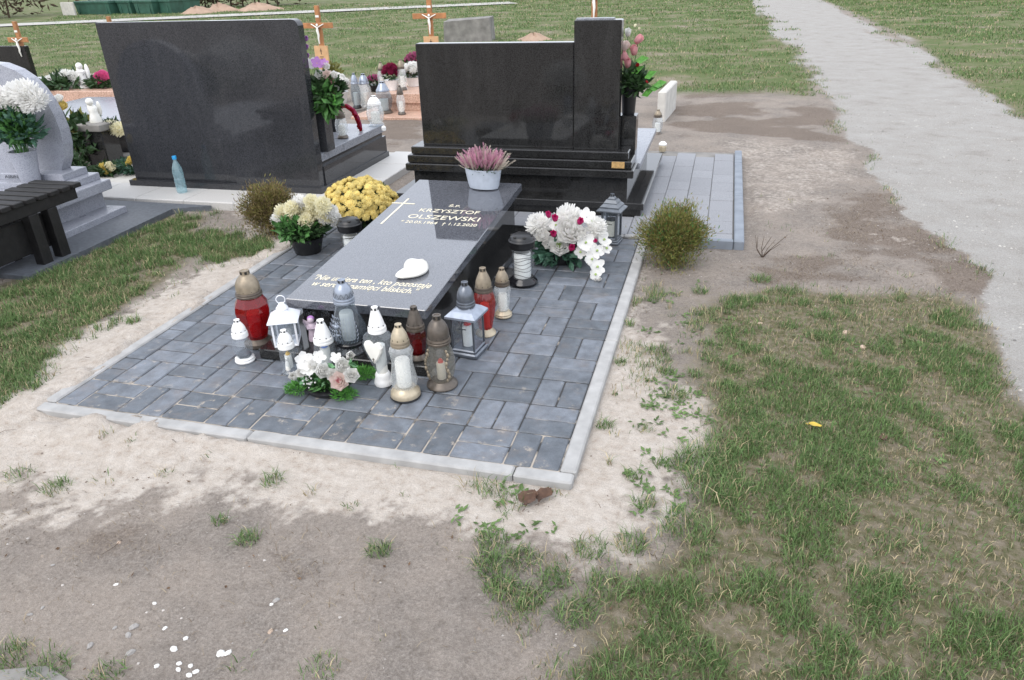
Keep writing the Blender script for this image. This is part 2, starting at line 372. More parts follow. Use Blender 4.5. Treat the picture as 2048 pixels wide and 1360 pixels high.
def soft(A, n):
    for _ in range(n):
        B = A.copy(); B[1:-1,1:-1] = (A[1:-1,1:-1]*2+A[:-2,1:-1]+A[2:,1:-1]+A[1:-1,:-2]+A[1:-1,2:])/6; A = B
    return A
S, P, Lt, G, T, Pl = cover(GX, GY); G0 = G.copy(); T0 = T.copy()
dplot0 = np.maximum(np.maximum(-2.16-GX, GX-.06), np.maximum(-.06-GY, GY-2.45))
S0 = np.where(dplot0 < 0, 1, S); S0 = soft(S0, 170); nz = (fbm(GX*2.6, GY*2.6, 61)-.5)*.9+(fbm(GX*13, GY*13, 62)-.5)*.8+(fbm(GX*40, GY*40, 63)-.5)*.5
S = np.where(GY < 3.2, np.clip((S0+nz*np.clip(dplot0/.25, .15, 1)-.40)*1.35+.32, 0, 1), soft(S, 10)); S = np.maximum(S, .42*soft(Pl, 30)); P = soft(P, 6); Dbm = np.zeros(GX.shape)
for p_ in DEBRIS: Dbm = np.maximum(Dbm, inpoly(GX+(fbm(GX*5,GY*5,71)-.5)*.4, GY+(fbm(GX*5,GY*5,72)-.5)*.4, p_)*1.0)
Lt = np.maximum(.95*soft(Lt, 60), .62*soft(Dbm, 50)*(GY < 1))
Lt = np.clip(Lt*(.15+1.7*np.clip((fbm(GX*2.0, GY*3.2, 131)-.28)*1.9, 0, 1)), 0, 1); Gs = soft(np.maximum(G, .35*T), 36); Gd = soft(G0, 45); Td = soft(T0, 40)
und = (fbm(GX*1.3, GY*1.3, 21)-.5)*.03+(fbm(GX*7, GY*7, 22)-.5)*.010+(fbm(GX*24, GY*24, 23)-.5)*.006
inplot = (GX > -2.30) & (GX < .20) & (GY > -.20) & (GY < 2.6)
dplot = np.maximum(np.maximum(-2.16-GX, GX-.06), np.maximum(-.06-GY, GY-2.45))
k = np.clip(dplot/.35, 0, 1)
inner = np.clip((-dplot-.060)/.02, 0, 1)
lip = np.where(GX < -2.05, .9, np.clip((-.4-GX)/1.7, .12, .85))*(GY < .3+4*(GX < -2.0))
swept = np.clip(.5+(fbm(GX*5, GY*5, 81)-.5)*2.6+(fbm(GX*17, GY*17, 82)-.5)*1.2, 0, 1)*lip
over = np.exp(-(np.maximum(0, dplot)/.16)**2)
GZm = GZ+und*k + .004*(1-k) - .05*inner + (.0500*swept-.004)*over*(inner < .01)*(dplot > -.058)
GZm = np.where((dplot < -.002) & (swept < .55), np.minimum(GZm, -.03), GZm)
# sand swept up to the kerb on the left flank, a shallow lip in front
GZm += .010*np.exp(-((GX+2.35)/.28)**2)*np.clip((GY+.2)/.3, 0, 1)*np.clip((2.0-GY)/.5, 0, 1)*(dplot > 0)
for (ax0, ax1, ay0, ay1) in ((-4.85, -2.12, 2.60, 5.0), (-1.95, .66, 2.40, 4.95), (-5.2, -3.40, 1.3, 2.66)):
    ins = (GX > ax0-.03) & (GX < ax1+.03) & (GY > ay0-.03) & (GY < ay1+.03); GZm = np.where(ins, np.minimum(GZm, -.045), GZm)
GZm = np.where((GY > 26), GZm-.0*GY, GZm)
ny, nx = GX.shape
me = bpy.data.meshes.new('ground'); V = np.stack([GX, GY, GZm], -1).reshape(-1, 3)
idx = np.arange(nx*ny).reshape(ny, nx); F = np.stack([idx[:-1,:-1], idx[:-1,1:], idx[1:,1:], idx[1:,:-1]], -1).reshape(-1, 4)
me.vertices.add(len(V)); me.vertices.foreach_set('co', V.ravel()); me.loops.add(F.size); me.loops.foreach_set('vertex_index', F.ravel())
me.polygons.add(len(F)); me.polygons.foreach_set('loop_start', np.arange(len(F))*4); me.update(calc_edges=True)
at = me.attributes.new('cover', 'FLOAT_COLOR', 'POINT'); at.data.foreach_set('color', np.stack([S, Gs, P, Lt], -1).reshape(-1, 4).astype(np.float32).ravel())
me.polygons.foreach_set('use_smooth', [True]*len(F))

def ground_mat():
    m = bpy.data.materials.new('earth'); m.use_nodes = True; t = m.node_tree; b = t.nodes['Principled BSDF']; N = t.nodes.new; L = t.links.new
    pos = N('ShaderNodeNewGeometry').outputs['Position']
    at = N('ShaderNodeAttribute'); at.attribute_name = 'cover'; sp = N('ShaderNodeSeparateColor'); L(at.outputs['Color'], sp.inputs[0])
    def noise(s, d=6, r=.6):
        n = N('ShaderNodeTexNoise'); n.inputs['Scale'].default_value = s; n.inputs['Detail'].default_value = d; n.inputs['Roughness'].default_value = r; L(pos, n.inputs['Vector']); return n.outputs['Fac']
    def ramp(fac, stops):
        r = N('ShaderNodeValToRGB'); e = r.color_ramp.elements
        while len(e) < len(stops): e.new(.5)
        for i, (p_, c) in enumerate(stops): e[i].position = p_; e[i].color = rgb(c)
        L(fac, r.inputs[0]); return r.outputs[0]
    def mixc(f, a, c):
        x = N('ShaderNodeMix'); x.data_type = 'RGBA'; L(f, x.inputs[0]); L(a, x.inputs[6]); L(c, x.inputs[7]); return x.outputs[2]
    def mask(ch, ns, amt=.55):
        """break the mask edge with noise"""
        s_ = N('ShaderNodeMath'); s_.operation = 'MULTIPLY_ADD'; L(ns, s_.inputs[0]); s_.inputs[1].default_value = amt; s_.inputs[2].default_value = -amt*.5
        a_ = N('ShaderNodeMath'); a_.operation = 'ADD'; L(ch, a_.inputs[0]); L(s_.outputs[0], a_.inputs[1])
        r = N('ShaderNodeMapRange'); r.interpolation_type = 'SMOOTHSTEP'; r.inputs[1].default_value = .28; r.inputs[2].default_value = .72; L(a_.outputs[0], r.inputs[0]); return r.outputs[0]
    n8, n30, n110, n2, n300 = noise(8), noise(30), noise(110, 5, .7), noise(2.2), noise(320, 3)
    soil = ramp(n30, [(.25,(.145,.120,.099)),(.5,(.225,.194,.167)),(.75,(.310,.274,.238))])
    soil2 = ramp(n110, [(.3,(.085,.072,.060)),(.52,(.225,.200,.178)),(.75,(.42,.385,.345))]); soil = mixc(n8, soil, soil2); soil = mixc(ramp(noise(2.6, 7, .65), [(.38,(0,0,0)),(.62,(.55,.55,.55))]), soil, ramp(noise(60, 6, .7), [(.3,(.28,.235,.195)),(.7,(.40,.345,.295))]))
    sand = ramp(n30, [(.22,(.29,.225,.175)),(.42,(.44,.385,.33)),(.70,(.55,.50,.445))]); sand = mixc(ramp(n110, [(.35,(0,0,0)),(.7,(.5,.5,.5))]), sand, ramp(noise(3.4, 6, .6), [(.35,(.40,.340,.285)),(.65,(.57,.525,.475))]))
    path = ramp(n110, [(.28,(.155,.143,.128)),(.5,(.325,.310,.288)),(.74,(.46,.445,.42))])
    path2 = ramp(noise(3.2, 8, .7), [(.30,(.215,.190,.162)),(.43,(.325,.305,.278)),(.56,(.365,.350,.325)),(.72,(.43,.415,.39))]); 
    hm = N('ShaderNodeMix'); hm.data_type = 'RGBA'; hm.inputs[0].default_value = .5; L(path, hm.inputs[6]); L(path2, hm.inputs[7]); path = hm.outputs[2]
    grass = ramp(n30, [(.25,(.060,.075,.030)),(.42,(.125,.118,.064)),(.58,(.195,.166,.118)),(.8,(.270,.230,.182))])
    grassf = ramp(noise(.9, 9, .74), [(.33,(.265,.225,.175)),(.42,(.185,.170,.105)),(.52,(.115,.140,.056)),(.68,(.070,.115,.032))]); 
    cd = N('ShaderNodeSeparateXYZ'); L(pos, cd.inputs[0]); fr = N('ShaderNodeMapRange'); fr.inputs[1].default_value = 3.0; fr.inputs[2].default_value = 7.0; L(cd.outputs[1], fr.inputs[0])
    grass = mixc(fr.outputs[0], grass, grassf)
    lit = ramp(n110, [(.28,(.055,.040,.030)),(.52,(.150,.115,.090)),(.75,(.30,.24,.19))])
    hl = N('ShaderNodeMath'); hl.operation = 'MULTIPLY'; hl.inputs[1].default_value = .70; L(mask(at.outputs['Alpha'], n8, .9), hl.inputs[0])
    c = mixc(hl.outputs[0], soil, lit)
    nn_ = N('ShaderNodeMix'); nn_.data_type = 'FLOAT'; nn_.inputs[0].default_value = .5; L(n8, nn_.inputs[2]); L(n30, nn_.inputs[3])
    c = mixc(mask(sp.outputs[0], nn_.outputs[0], 1.1), c, sand)
    c = mixc(mask(sp.outputs[1], n30, .9), c, grass)
    c = mixc(mask(sp.outputs[2], nn_.outputs[0], 1.5), c, path)
    # grains and damp blotches
    g = N('ShaderNodeMapRange'); g.inputs[1].default_value = .3; g.inputs[2].default_value = .7; g.inputs[3].default_value = .78; g.inputs[4].default_value = 1.2; L(n300, g.inputs[0])
    mu = N('ShaderNodeMix'); mu.data_type = 'RGBA'; mu.blend_type = 'MULTIPLY'; mu.inputs[0].default_value = 1; L(c, mu.inputs[6]); L(g.outputs[0], mu.inputs[7])
    L(mu.outputs[2], b.inputs['Base Color']); b.inputs['Roughness'].default_value = .95; b.inputs['Specular IOR Level'].default_value = .15
    mpg = N('ShaderNodeMapping'); mpg.inputs['Scale'].default_value = (2.2, 30, 1); mpg.inputs['Rotation'].default_value = (0, 0, .06); L(pos, mpg.inputs[0])
    rk = N('ShaderNodeTexNoise'); rk.inputs['Scale'].default_value = 1.0; rk.inputs['Detail'].default_value = 3; L(mpg.outputs[0], rk.inputs['Vector'])
    rs = N('ShaderNodeMath'); rs.operation = 'MULTIPLY'; L(rk.outputs['Fac'], rs.inputs[0]); L(sp.outputs[0], rs.inputs[1])
    a0 = N('ShaderNodeMath'); a0.operation = 'ADD'; L(n110, a0.inputs[0]); L(n30, a0.inputs[1])
    ad = N('ShaderNodeMath'); ad.operation = 'ADD'; L(a0.outputs[0], ad.inputs[0]); L(rs.outputs[0], ad.inputs[1])
    bp = N('ShaderNodeBump'); bp.inputs['Strength'].default_value = .8; bp.inputs['Distance'].default_value = .012; L(ad.outputs[0], bp.inputs['Height']); L(bp.outputs[0], b.inputs['Normal'])
    MATS['earth'] = m; return m
ground = struct('ground', me, ground_mat())
def gz(x, y):
    i = min(max(int(np.searchsorted(gx, x)), 1), nx-1); j = min(max(int(np.searchsorted(gy, y)), 1), ny-1)
    return float(GZm[j-1:j+1, i-1:i+1].mean())

# ------------------------------------------------------------------ paved plot: bed, single pavers, kerb stones
def paver_mat():
    m = bpy.data.materials.new('paver'); m.use_nodes = True; t = m.node_tree; b = t.nodes['Principled BSDF']; N = t.nodes.new; L = t.links.new
    pos = N('ShaderNodeNewGeometry').outputs['Position']; oi = N('ShaderNodeObjectInfo').outputs['Random']
    def noise(s, d=5, r=.6):
        n = N('ShaderNodeTexNoise'); n.inputs['Scale'].default_value = s; n.inputs['Detail'].default_value = d; n.inputs['Roughness'].default_value = r; L(pos, n.inputs['Vector']); return n.outputs['Fac']
    def rng_(f, a, b_, c, d):
        r = N('ShaderNodeMapRange'); r.inputs[1].default_value = a; r.inputs[2].default_value = b_; r.inputs[3].default_value = c; r.inputs[4].default_value = d; L(f, r.inputs[0]); return r.outputs[0]
    def mul(a, b_):
        x = N('ShaderNodeMath'); x.operation = 'MULTIPLY'; L(a, x.inputs[0]); L(b_, x.inputs[1]); return x.outputs[0]
    r = N('ShaderNodeValToRGB'); e = r.color_ramp.elements; e[0].position = .0; e[0].color = (.078,.090,.104,1); e[1].position = 1; e[1].color = (.152,.168,.193,1); L(oi, r.inputs[0])
    v = mul(rng_(noise(14), .3, .7, .68, 1.34), rng_(noise(420, 2), .3, .7, .82, 1.18))
    mu = N('ShaderNodeMix'); mu.data_type = 'RGBA'; mu.blend_type = 'MULTIPLY'; mu.inputs[0].default_value = 1; L(r.outputs[0], mu.inputs[6]); L(v, mu.inputs[7])
    # brownish haze of dried mud, then blown sand smears (thicker toward the sandy front edge where sand was tracked in)
    mud = N('ShaderNodeMix'); mud.data_type = 'RGBA'; mud.inputs[7].default_value = (.17,.145,.13,1); L(mul(rng_(noise(9, 6, .7), .50, .68, 0, .55), rng_(noise(3.1), .40, .60, .15, 1)), mud.inputs[0]); L(mu.outputs[2], mud.inputs[6])
    sx = N('ShaderNodeSeparateXYZ'); L(pos, sx.inputs[0])
    st = mul(rng_(noise(17, 7, .72), .57, .66, 0, .7), rng_(noise(4.3, 2), .44, .56, 0, 1)); st = mul(st, rng_(sx.outputs[1], .05, .75, 1, .22))
    sa = N('ShaderNodeMix'); sa.data_type = 'RGBA'; sa.inputs[7].default_value = (.42,.36,.29,1); L(st, sa.inputs[0]); L(mud.outputs[2], sa.inputs[6])
    L(sa.outputs[2], b.inputs['Base Color']); L(rng_(noise(30), .3, .7, .42, .62), b.inputs['Roughness']); b.inputs['Specular IOR Level'].default_value = .5
    bp = N('ShaderNodeBump'); bp.inputs['Strength'].default_value = .35; bp.inputs['Distance'].default_value = .002; L(noise(300, 3), bp.inputs['Height']); L(bp.outputs[0], b.inputs['Normal'])
    MATS['paver'] = m
paver_mat()
def bed_mat(name, c0, c1, s=12):
    m = bpy.data.materials.new(name); m.use_nodes = True; t = m.node_tree; b = t.nodes['Principled BSDF']; N = t.nodes.new; L = t.links.new
    pos = N('ShaderNodeNewGeometry').outputs['Position']; n = N('ShaderNodeTexNoise'); n.inputs['Scale'].default_value = s; n.inputs['Detail'].default_value = 6; L(pos, n.inputs['Vector'])
    sx = N('ShaderNodeSeparateXYZ'); L(pos, sx.inputs[0]); g = N('ShaderNodeMapRange'); g.inputs[1].default_value = .0; g.inputs[2].default_value = .45; g.inputs[3].default_value = .10; g.inputs[4].default_value = -.12; L(sx.outputs[1], g.inputs[0])
    a = N('ShaderNodeMath'); L(n.outputs['Fac'], a.inputs[0]); L(g.outputs[0], a.inputs[1])
    r = N('ShaderNodeValToRGB'); r.color_ramp.elements[0].position = .47; r.color_ramp.elements[0].color = rgb(c0); r.color_ramp.elements[1].position = .60; r.color_ramp.elements[1].color = rgb(c1)
    L(a.outputs[0], r.inputs[0]); L(r.outputs[0], b.inputs['Base Color']); b.inputs['Roughness'].default_value = .95; MATS[name] = m
bed_mat('joint_sand', (.045,.045,.046), (.38,.335,.28))
mat('kerb_concrete', (.35,.345,.335), .8, .16, 14, bump=.25, bscale=220, world=True)
mat('kerb_blue', (.20,.225,.26), .7, .15, 10, bump=.2, bscale=200, world=True)
mat('washed_paver', (.255,.26,.275), .85, .22, 190, bump=.9, bscale=160, rnd=.06, world=True)
mat('terrazzo', (.52,.505,.48), .6, .08, 120, world=True, rnd=.03)
mat('dark_strip', (.105,.115,.13), .6, .2, 40, world=True)

bed = struct('paving', MB().box(-2.100, 0, 0, 2.42, -.05, -.0045).mesh('paving'), 'joint_sand')
g_ = .0027
def paver_mesh(nm, w_, d_): return MB().box(-w_/2+g_, w_/2-g_, -d_/2+g_, d_/2-g_, -.05, 0, .0042).mesh(nm)
pv = {'H': paver_mesh('paver_h', .2, .1), 'V': paver_mesh('paver_v', .1, .2), 'Q': paver_mesh('paver_q', .1, .1)}
def lay(k, x, y):
    if -1.46 < x < -.68 and .58 < y < 2.33: return
    o = link('paver', pv[k], 'paver', bed, (x, y, random.uniform(-.0018, .0016)), (random.gauss(0,.004), random.gauss(0,.004), random.gauss(0,.003)))
for j in range(12):
    y = j*.2; odd = j % 2
    if odd == 0: lay('V', -2.05, y+.1)
    else: lay('Q', -2.05, y+.05); lay('Q', -2.05, y+.15)
    for i in range(10):
        x = -2.0+i*.2
        if (i+odd) % 2 == 0: lay('H', x+.1, y+.05); lay('H', x+.1, y+.15)
        else: lay('V', x+.05, y+.1); lay('V', x+.15, y+.1)
kerb = struct('kerb', MB().box(-2.155, .055, -.055, -.004, -.16, -.075).mesh('kerb'), 'kerb_concrete')
def kerbs(a, b_, fixed, along, m='kerb_concrete', par=kerb, w_=.056, top=.004, breaks=None):
    br = breaks or list(np.arange(a, b_, 1.003))+[b_]
    for s_, e_ in zip(br[:-1], br[1:]):
        mb = MB()
        if along == 'x': mb.box(s_+.0018, e_-.0018, fixed-w_/2, fixed+w_/2, -.14, top+random.uniform(-.002,.002), .006)
        else: mb.box(fixed-w_/2, fixed+w_/2, s_+.0018, e_-.0018, -.14, top+random.uniform(-.002,.002), .006)
        part('kerb_stone', mb, m, par)
kerbs(-2.16, .058, -.0305, 'x', top=.001, breaks=[-2.155, -1.175, -.150, .055])
kerbs(0, 2.42, .0295, 'y', breaks=[-.0005, 1.0, 2.0, 2.42])
kerbs(0, 2.42, -2.1305, 'y', breaks=[-.0005, .98, 1.98, 2.60])

# ------------------------------------------------------------------ neighbours' paving
p2 = struct('paving', MB().box(-1.93, .56, 2.475, 4.86, -.09, -.010).mesh('paving_washed'), 'concrete_old')
wp = MB().box(-.0785, .0785, -.1185, .1185, -.05, 0, .003).mesh('washed_paver')
def lay2(x, y, r=0): link('paver', wp, 'washed_paver', p2, (x, y, random.uniform(.0,.003)), (random.gauss(0,.003), random.gauss(0,.003), r))
for i in range(4):
    for j in range(10): lay2(.475-.16*i, 2.60+.24*j-(.0 if i % 2 else .12)+.0*i) if (2.60+.24*j-(.0 if i % 2 else .12)) > 2.58 and (2.60+.24*j-(.0 if i % 2 else .12)) < 4.76 else None
for i in range(4): 
    if i % 2 == 0: link('paver', MB().box(-.0785,.0785,-.054,.054,-.05,0,.003).mesh('washed_half'), 'washed_paver', p2, (.475-.16*i, 2.536, .001))
for i in range(11):
    lay2(-.165-.16*i, 2.60); 
    link('paver', MB().box(-.0785,.0785,-.058,.058,-.05,0,.003).mesh('washed_half'), 'washed_paver', p2, (-.165-.16*i, 2.782, .001))
kerb2 = struct('kerb', MB().box(.57, .61, 2.44, 4.87, -.16, -.10).mesh('kerb_b'), 'kerb_blue')
kerbs(2.432, 4.87, .592, 'y', 'kerb_blue', kerb2, .06, .012, breaks=[2.432, 3.43, 4.43, 4.87])
kerbs(-1.93, .56, 2.452, 'x', 'kerb_blue', kerb2, .042, .010, breaks=[.085, .560])
kerbs(-1.93, .56, 2.452, 'x', 'kerb_concrete', kerb2, .040, .006, breaks=[-2.10, -1.10, -.10, .083])

p1 = struct('paving', MB().box(-4.80, -2.17, 2.66, 4.45, -.09, .004).mesh('paving_terrazzo'), 'concrete_white')
for i in range(6):
    part('slab', MB().box(-4.80+.438*i+.002, -4.80+.438*(i+1)-.002, 2.655, 3.05, -.06, .016, .006), 'terrazzo', p1)
for j in range(3): part('slab', MB().box(-2.50, -2.168, 3.054+.466*j, 3.054+.466*(j+1)-.004, -.06, .016, .006), 'terrazzo', p1)
p1b = struct('path_strip', MB().prism([(-3.42,1.15),(-3.47,2.50),(-3.22,2.63),(-4.75,2.64),(-4.75,1.15)], -.06, -.004).mesh('path_strip'), 'dark_strip')

# ------------------------------------------------------------------ lettering helper
def text_mesh(s, size, shear=0.0, fat=0.0, depth=.0004, align='LEFT'):
    c = bpy.data.curves.new('t', 'FONT'); c.body = s; c.size = size; c.shear = shear; c.offset = fat; c.extrude = depth; c.align_x = align; c.resolution_u = 3
    o = bpy.data.objects.new('t', c); COL.objects.link(o); bpy.context.view_layer.update()
    me = bpy.data.meshes.new_from_object(o.evaluated_get(bpy.context.evaluated_depsgraph_get()))
    bpy.data.objects.remove(o); bpy.data.curves.remove(c); return me
def fit_text(s, x0, x1, y, cap, parent, m, shear=0, fat=0.0, name='inscription', z=.0006, rot=(0,0,0), serif=False):
    me = text_mesh(s, 1.0, shear, fat)
    if serif:      # slab feet on the ends of the stems
        vs = [v.co.copy() for v in me.vertices]; fs = [tuple(p_.vertices) for p_ in me.polygons]; top = max(v.y for v in vs if v.y < .80)
        segs = {}
        for e_ in me.edges:
            a, b_ = vs[e_.vertices[0]], vs[e_.vertices[1]]
            if a.z < 0 or b_.z < 0 or abs(a.y-b_.y) > .004: continue
            for lv in (0, 1):
                tgt = min(v.y for v in vs if v.y > -.06) if lv == 0 else top
                if abs(a.y-tgt) < .006 and .05 < abs(a.x-b_.x) < .24: segs[(lv, round(min(a.x, b_.x), 3))] = (min(a.x, b_.x), max(a.x, b_.x), tgt, lv)
        mbs = MB(); mbs.v = [tuple(v) for v in vs]; mbs.f = fs
        for (xa_, xb_, yy, lv) in segs.values():
            h_ = .030 if lv == 0 else -.030; mbs.box(xa_-.055, xb_+.055, min(yy, yy+h_), max(yy, yy+h_), -.0004, .0009)
        me = mbs.mesh('lettering')
    co_ = np.empty(len(me.vertices)*3); me.vertices.foreach_get('co', co_); co_ = co_.reshape(-1, 3)
    wd = co_[:,0].max()-co_[:,0].min(); capn = .70
    co_[:,0] = (co_[:,0]-co_[:,0].min())*(x1-x0)/wd; co_[:,1] *= cap/capn; me.vertices.foreach_set('co', co_.ravel()); me.update()
    me.materials.clear()
    return link(name, me, m, parent, (x0, y, z), rot)

# ------------------------------------------------------------------ the grave
grave = thing('grave', 'polished dark granite grave with sloping inscribed cover slab on grey block paving', 'grave', (-1.07, .51, 0))
part('base_plate', MB().box(-.40, .40, 0, 1.89, .002, .05, .004), 'granite_black', grave)
sl_ang = math.atan2(.331-.222, 1.672); LS = math.hypot(1.672, .109)
zt = lambda y: .222+(y+.51-.69)*math.tan(sl_ang)-.0455
bx = MB(); y0, y1 = .235, 1.82
bx.add([(-.295,y0,.05),(.295,y0,.05),(.295,y1,.05),(-.295,y1,.05),(-.295,y0,zt(y0)),(.295,y0,zt(y0)),(.295,y1,zt(y1)),(-.295,y1,zt(y1))],
       [(3,2,1,0),(4,5,6,7),(0,1,5,4),(1,2,6,5),(2,3,7,6),(3,0,4,7)])
part('box', bx, 'granite_black', grave)
slab = part('cover_slab', MB().box(-.339, .339, 0, LS, -.045, 0, .003), 'granite_slab', grave, loc=(0, .18, .222), rot=(sl_ang, 0, 0))
def sloc(px, py, h=0.0):
    d = Vector(ray(px, py)); o = Vector((-1.07, .69, .222)); n = Vector((0, -math.sin(sl_ang), math.cos(sl_ang)))
    c = Vector(CP); p = c+d*((o+n*h-c).dot(n)/d.dot(n)); q = p-o
    return q.x, q.y*math.cos(sl_ang)+q.z*math.sin(sl_ang)
cr = MB(); (xa, ya), (xb, yb) = sloc(814, 397), sloc(766, 448)
xm = (xa+xb)/2; yc = sloc(809, 407)[1]
cr.box(xm-.0055, xm+.0055, yb, ya, 0, .0012); part('engraved_cross', cr, 'gold_paint', slab)
cr = MB(); cr.box(xm-.072, xm+.072, yc-.0055, yc+.0055, 0, .0018); part('engraved_cross', cr, 'gold_paint', slab)
G0 = sloc
fit_text('Ś.P.', sloc(897,413)[0], sloc(921,413)[0], sloc(908,414)[1], .030, slab, 'gold_paint', 0, .004, serif=True)
fit_text('KRZYSZTOF', sloc(839,421)[0], sloc(956,429)[0], sloc(897,426)[1], .050, slab, 'gold_paint', 0, -.002, serif=True)
fit_text('OLSZEWSKI', sloc(816,433)[0], sloc(957,442)[0], sloc(886,439.5)[1], .058, slab, 'gold_paint', 0, .0, serif=True)
fit_text('* 20.05.1964', sloc(800,444)[0], sloc(873,448)[0], sloc(838,447)[1], .036, slab, 'gold_paint', 0, .002)
fit_text('† 1.12.2020', sloc(884,448)[0], sloc(953,452)[0], sloc(917,451.5)[1], .036, slab, 'gold_paint', 0, .002)
fit_text('"Nie umiera ten , kto pozostaje', sloc(628,556)[0], sloc(860,576)[0], sloc(744,567.5)[1], .050, slab, 'gold_paint', .28, .006)
fit_text('w sercu i pamięci bliskich."', sloc(625,568)[0], sloc(834,586)[0], sloc(730,579.5)[1], .050, slab, 'gold_paint', .28, .006)

# white heart stone lying on the slab
hp = [(1300,215),(1370,190),(1410,150),(1415,80),(1450,25),(1520,5),(1590,12),(1635,22),(1690,12),(1740,45),(1758,100),(1735,155),(1670,195),(1580,225),(1480,240),(1390,248),(1325,240)]
H2 = [sloc(600+a/6.827, 520+b/6.827, .012) for a, b in hp]
# resample the outline smoothly
def smooth_closed(pts, n):
    pts = [Vector((p[0], p[1], 0)) for p in pts]; m = len(pts); out = []
    for i in range(m):
        p0, p1_, p2_, p3 = pts[i-1], pts[i], pts[(i+1) % m], pts[(i+2) % m]
        for k in range(n):
            t = k/n; out.append(.5*((2*p1_)+(p2_-p0)*t+(2*p0-5*p1_+4*p2_-p3)*t*t+(3*p1_-p0-3*p2_+p3)*t**3))
    return out
HO = smooth_closed(H2, 3); cxh = sloc(835, 536, .012); mb = MB(); n_ = len(HO); rings = [(.80,.001),(.93,.005),(1.0,.013),(.96,.021),(.86,.028),(.68,.034),(.45,.038),(.2,.040)]
vs = []; 
for s_, z_ in rings: vs += [(cxh[0]+(p.x-cxh[0])*s_, cxh[1]+(p.y-cxh[1])*s_, z_) for p in HO]
vs.append((cxh[0], cxh[1], .0405)); fs = [tuple(range(n_-1,-1,-1))]
for k in range(len(rings)-1): fs += [(k*n_+i, k*n_+(i+1)%n_, (k+1)*n_+(i+1)%n_, (k+1)*n_+i) for i in range(n_)]
fs += [((len(rings)-1)*n_+i, (len(rings)-1)*n_+(i+1)%n_, len(vs)-1) for i in range(n_)]
mb.add(vs, fs)
ho = part('heart_stone', mb, 'white_ceramic', None, 179)
ho.matrix_world = Matrix.Translation((-1.07, .69, .222)) @ Matrix.Rotation(sl_ang, 4, 'X') @ Matrix.Translation((0, 0, .0004))
tag(ho, 'smooth white ceramic heart with curled tail lying on the granite slab', 'heart stone')

# ------------------------------------------------------------------ monument B (backs onto the grave)
mo = thing('monument', 'black granite double monument with raised right pillar seen from its back', 'monument', (-.92, 2.84, 0))
part('foundation', MB().box(-.875, .875, .02, 1.47, -.06, .048), 'granite_black', mo)
part('plinth', MB().box(-.895, .895, 0, 1.49, .048, .093, .004), 'granite_black', mo)
part('body', MB().box(-.765, .770, .10, 1.45, .093, .245), 'granite_black', mo)
for (xl, xr, yf, z0_, z1_) in ((-.810, .813, .055, .245, .297), (-.797, .795, .075, .300, .352), (-.772, .770, .095, .355, .408)):
    part('moulding', MB().box(xl, xr, yf, .30, z0_, z1_, .006), 'granite_black', mo)
part('headstone', MB().box(-.700, .389, .16, .245, .408, 1.083, .005), 'granite_black', mo)
part('pillar', MB().box(.391, .692, .150, .255, .408, 1.212, .005), 'granite_black', mo)
part('cover_slab', MB().box(-.82, .83, .305, 1.52, .248, .290, .004), 'granite_bluegrey', mo)
mat('brass_plate', (.42,.26,.10), .5, .3, 90)
part('name_plate', MB().box(.665, .750, .0712, .0752, .308, .350), 'brass_plate', mo)
part('vase_block', MB().box(.665, .790, .305, .43, .290, .605, .004), 'granite_black', mo)
part('coping', MB().box(.40, .640, .170, .235, 1.212, 1.222), 'granite_bluegrey', mo)

# ------------------------------------------------------------------ monument A (left, two joined slabs)
ma = thing('monument', 'dark graphite granite monument of two joined slabs with rounded corner seen from its back', 'monument', (-3.36, 3.0, .016))
part('plinth', MB().box(-.875, .0, -.02, .32, 0, .045), 'granite_graphite', ma)
part('plinth', MB().box(.002, .880, -.02, 1.26, 0, .045), 'granite_graphite', ma)
part('headstone', MB().box(-.855, .122, .035, .085, .045, 1.232, .004), 'granite_graphite', ma)
rp = [(.124,.045),(.858,.045),(.872,1.17)]+[(.872-.05+.05*math.cos(t), 1.182+.05*math.sin(t)) for t in np.linspace(.15, math.pi/2, 7)]+[(.124,1.232)]
mb = MB(); n_ = len(rp); mb.add([(x, .010, z) for x, z in rp]+[(x, .085, z) for x, z in rp], [tuple(range(n_)), tuple(range(2*n_-1, n_-1, -1))]+[(i, n_+i, n_+(i+1)%n_, (i+1)%n_) for i in range(n_)])
part('headstone', mb, 'granite_graphite', ma)
part('body', MB().box(-.80, .868, .088, 1.25, .045, .185), 'granite_graphite', ma)
part('step', MB().box(-.80, .842, .088, 1.235, .185, .222), 'granite_graphite', ma)
part('cover_slab', MB().box(-.82, .862, .088, 1.245, .222, .285, .004), 'granite_bluegrey', ma)
part('vase_block', MB().box(.780, .895, .140, .26, .285, .585, .004), 'granite_graphite', ma)

# ------------------------------------------------------------------ light granite grave at the left edge
mc = thing('monument', 'light grey speckled granite monument with arched headstone and stepped base', 'monument', (-3.77, 2.39, 0), R(3))
part('plinth', MB().box(-1.35, 0, -2.1, 0, -.03, .04, .004), 'granite_light', mc)
part('body', MB().box(-1.20, -.165, -1.95, -.01, .04, .170), 'granite_light', mc)
part('cover_slab', MB().box(-1.28, -.07, -2.02, .0, .170, .240, .005), 'granite_light', mc)
part('step', MB().box(-1.20, -.145, -.34, -.005, .240, .287, .004), 'granite_light', mc)
st3 = part('step', MB().box(-1.15, -.215, -.27, -.03, .287, .335, .004), 'granite_light', mc)
ol = [(-.315,.335),(-.262,.42),(-.232,.52),(-.225,.62),(-.238,.72),(-.265,.81),(-.305,.885),(-.36,.955),(-.44,1.01),(-.55,1.05),(-.66,1.06)]
ol = ol+[(-1.32-x, z) for x, z in reversed(ol[:-1])]
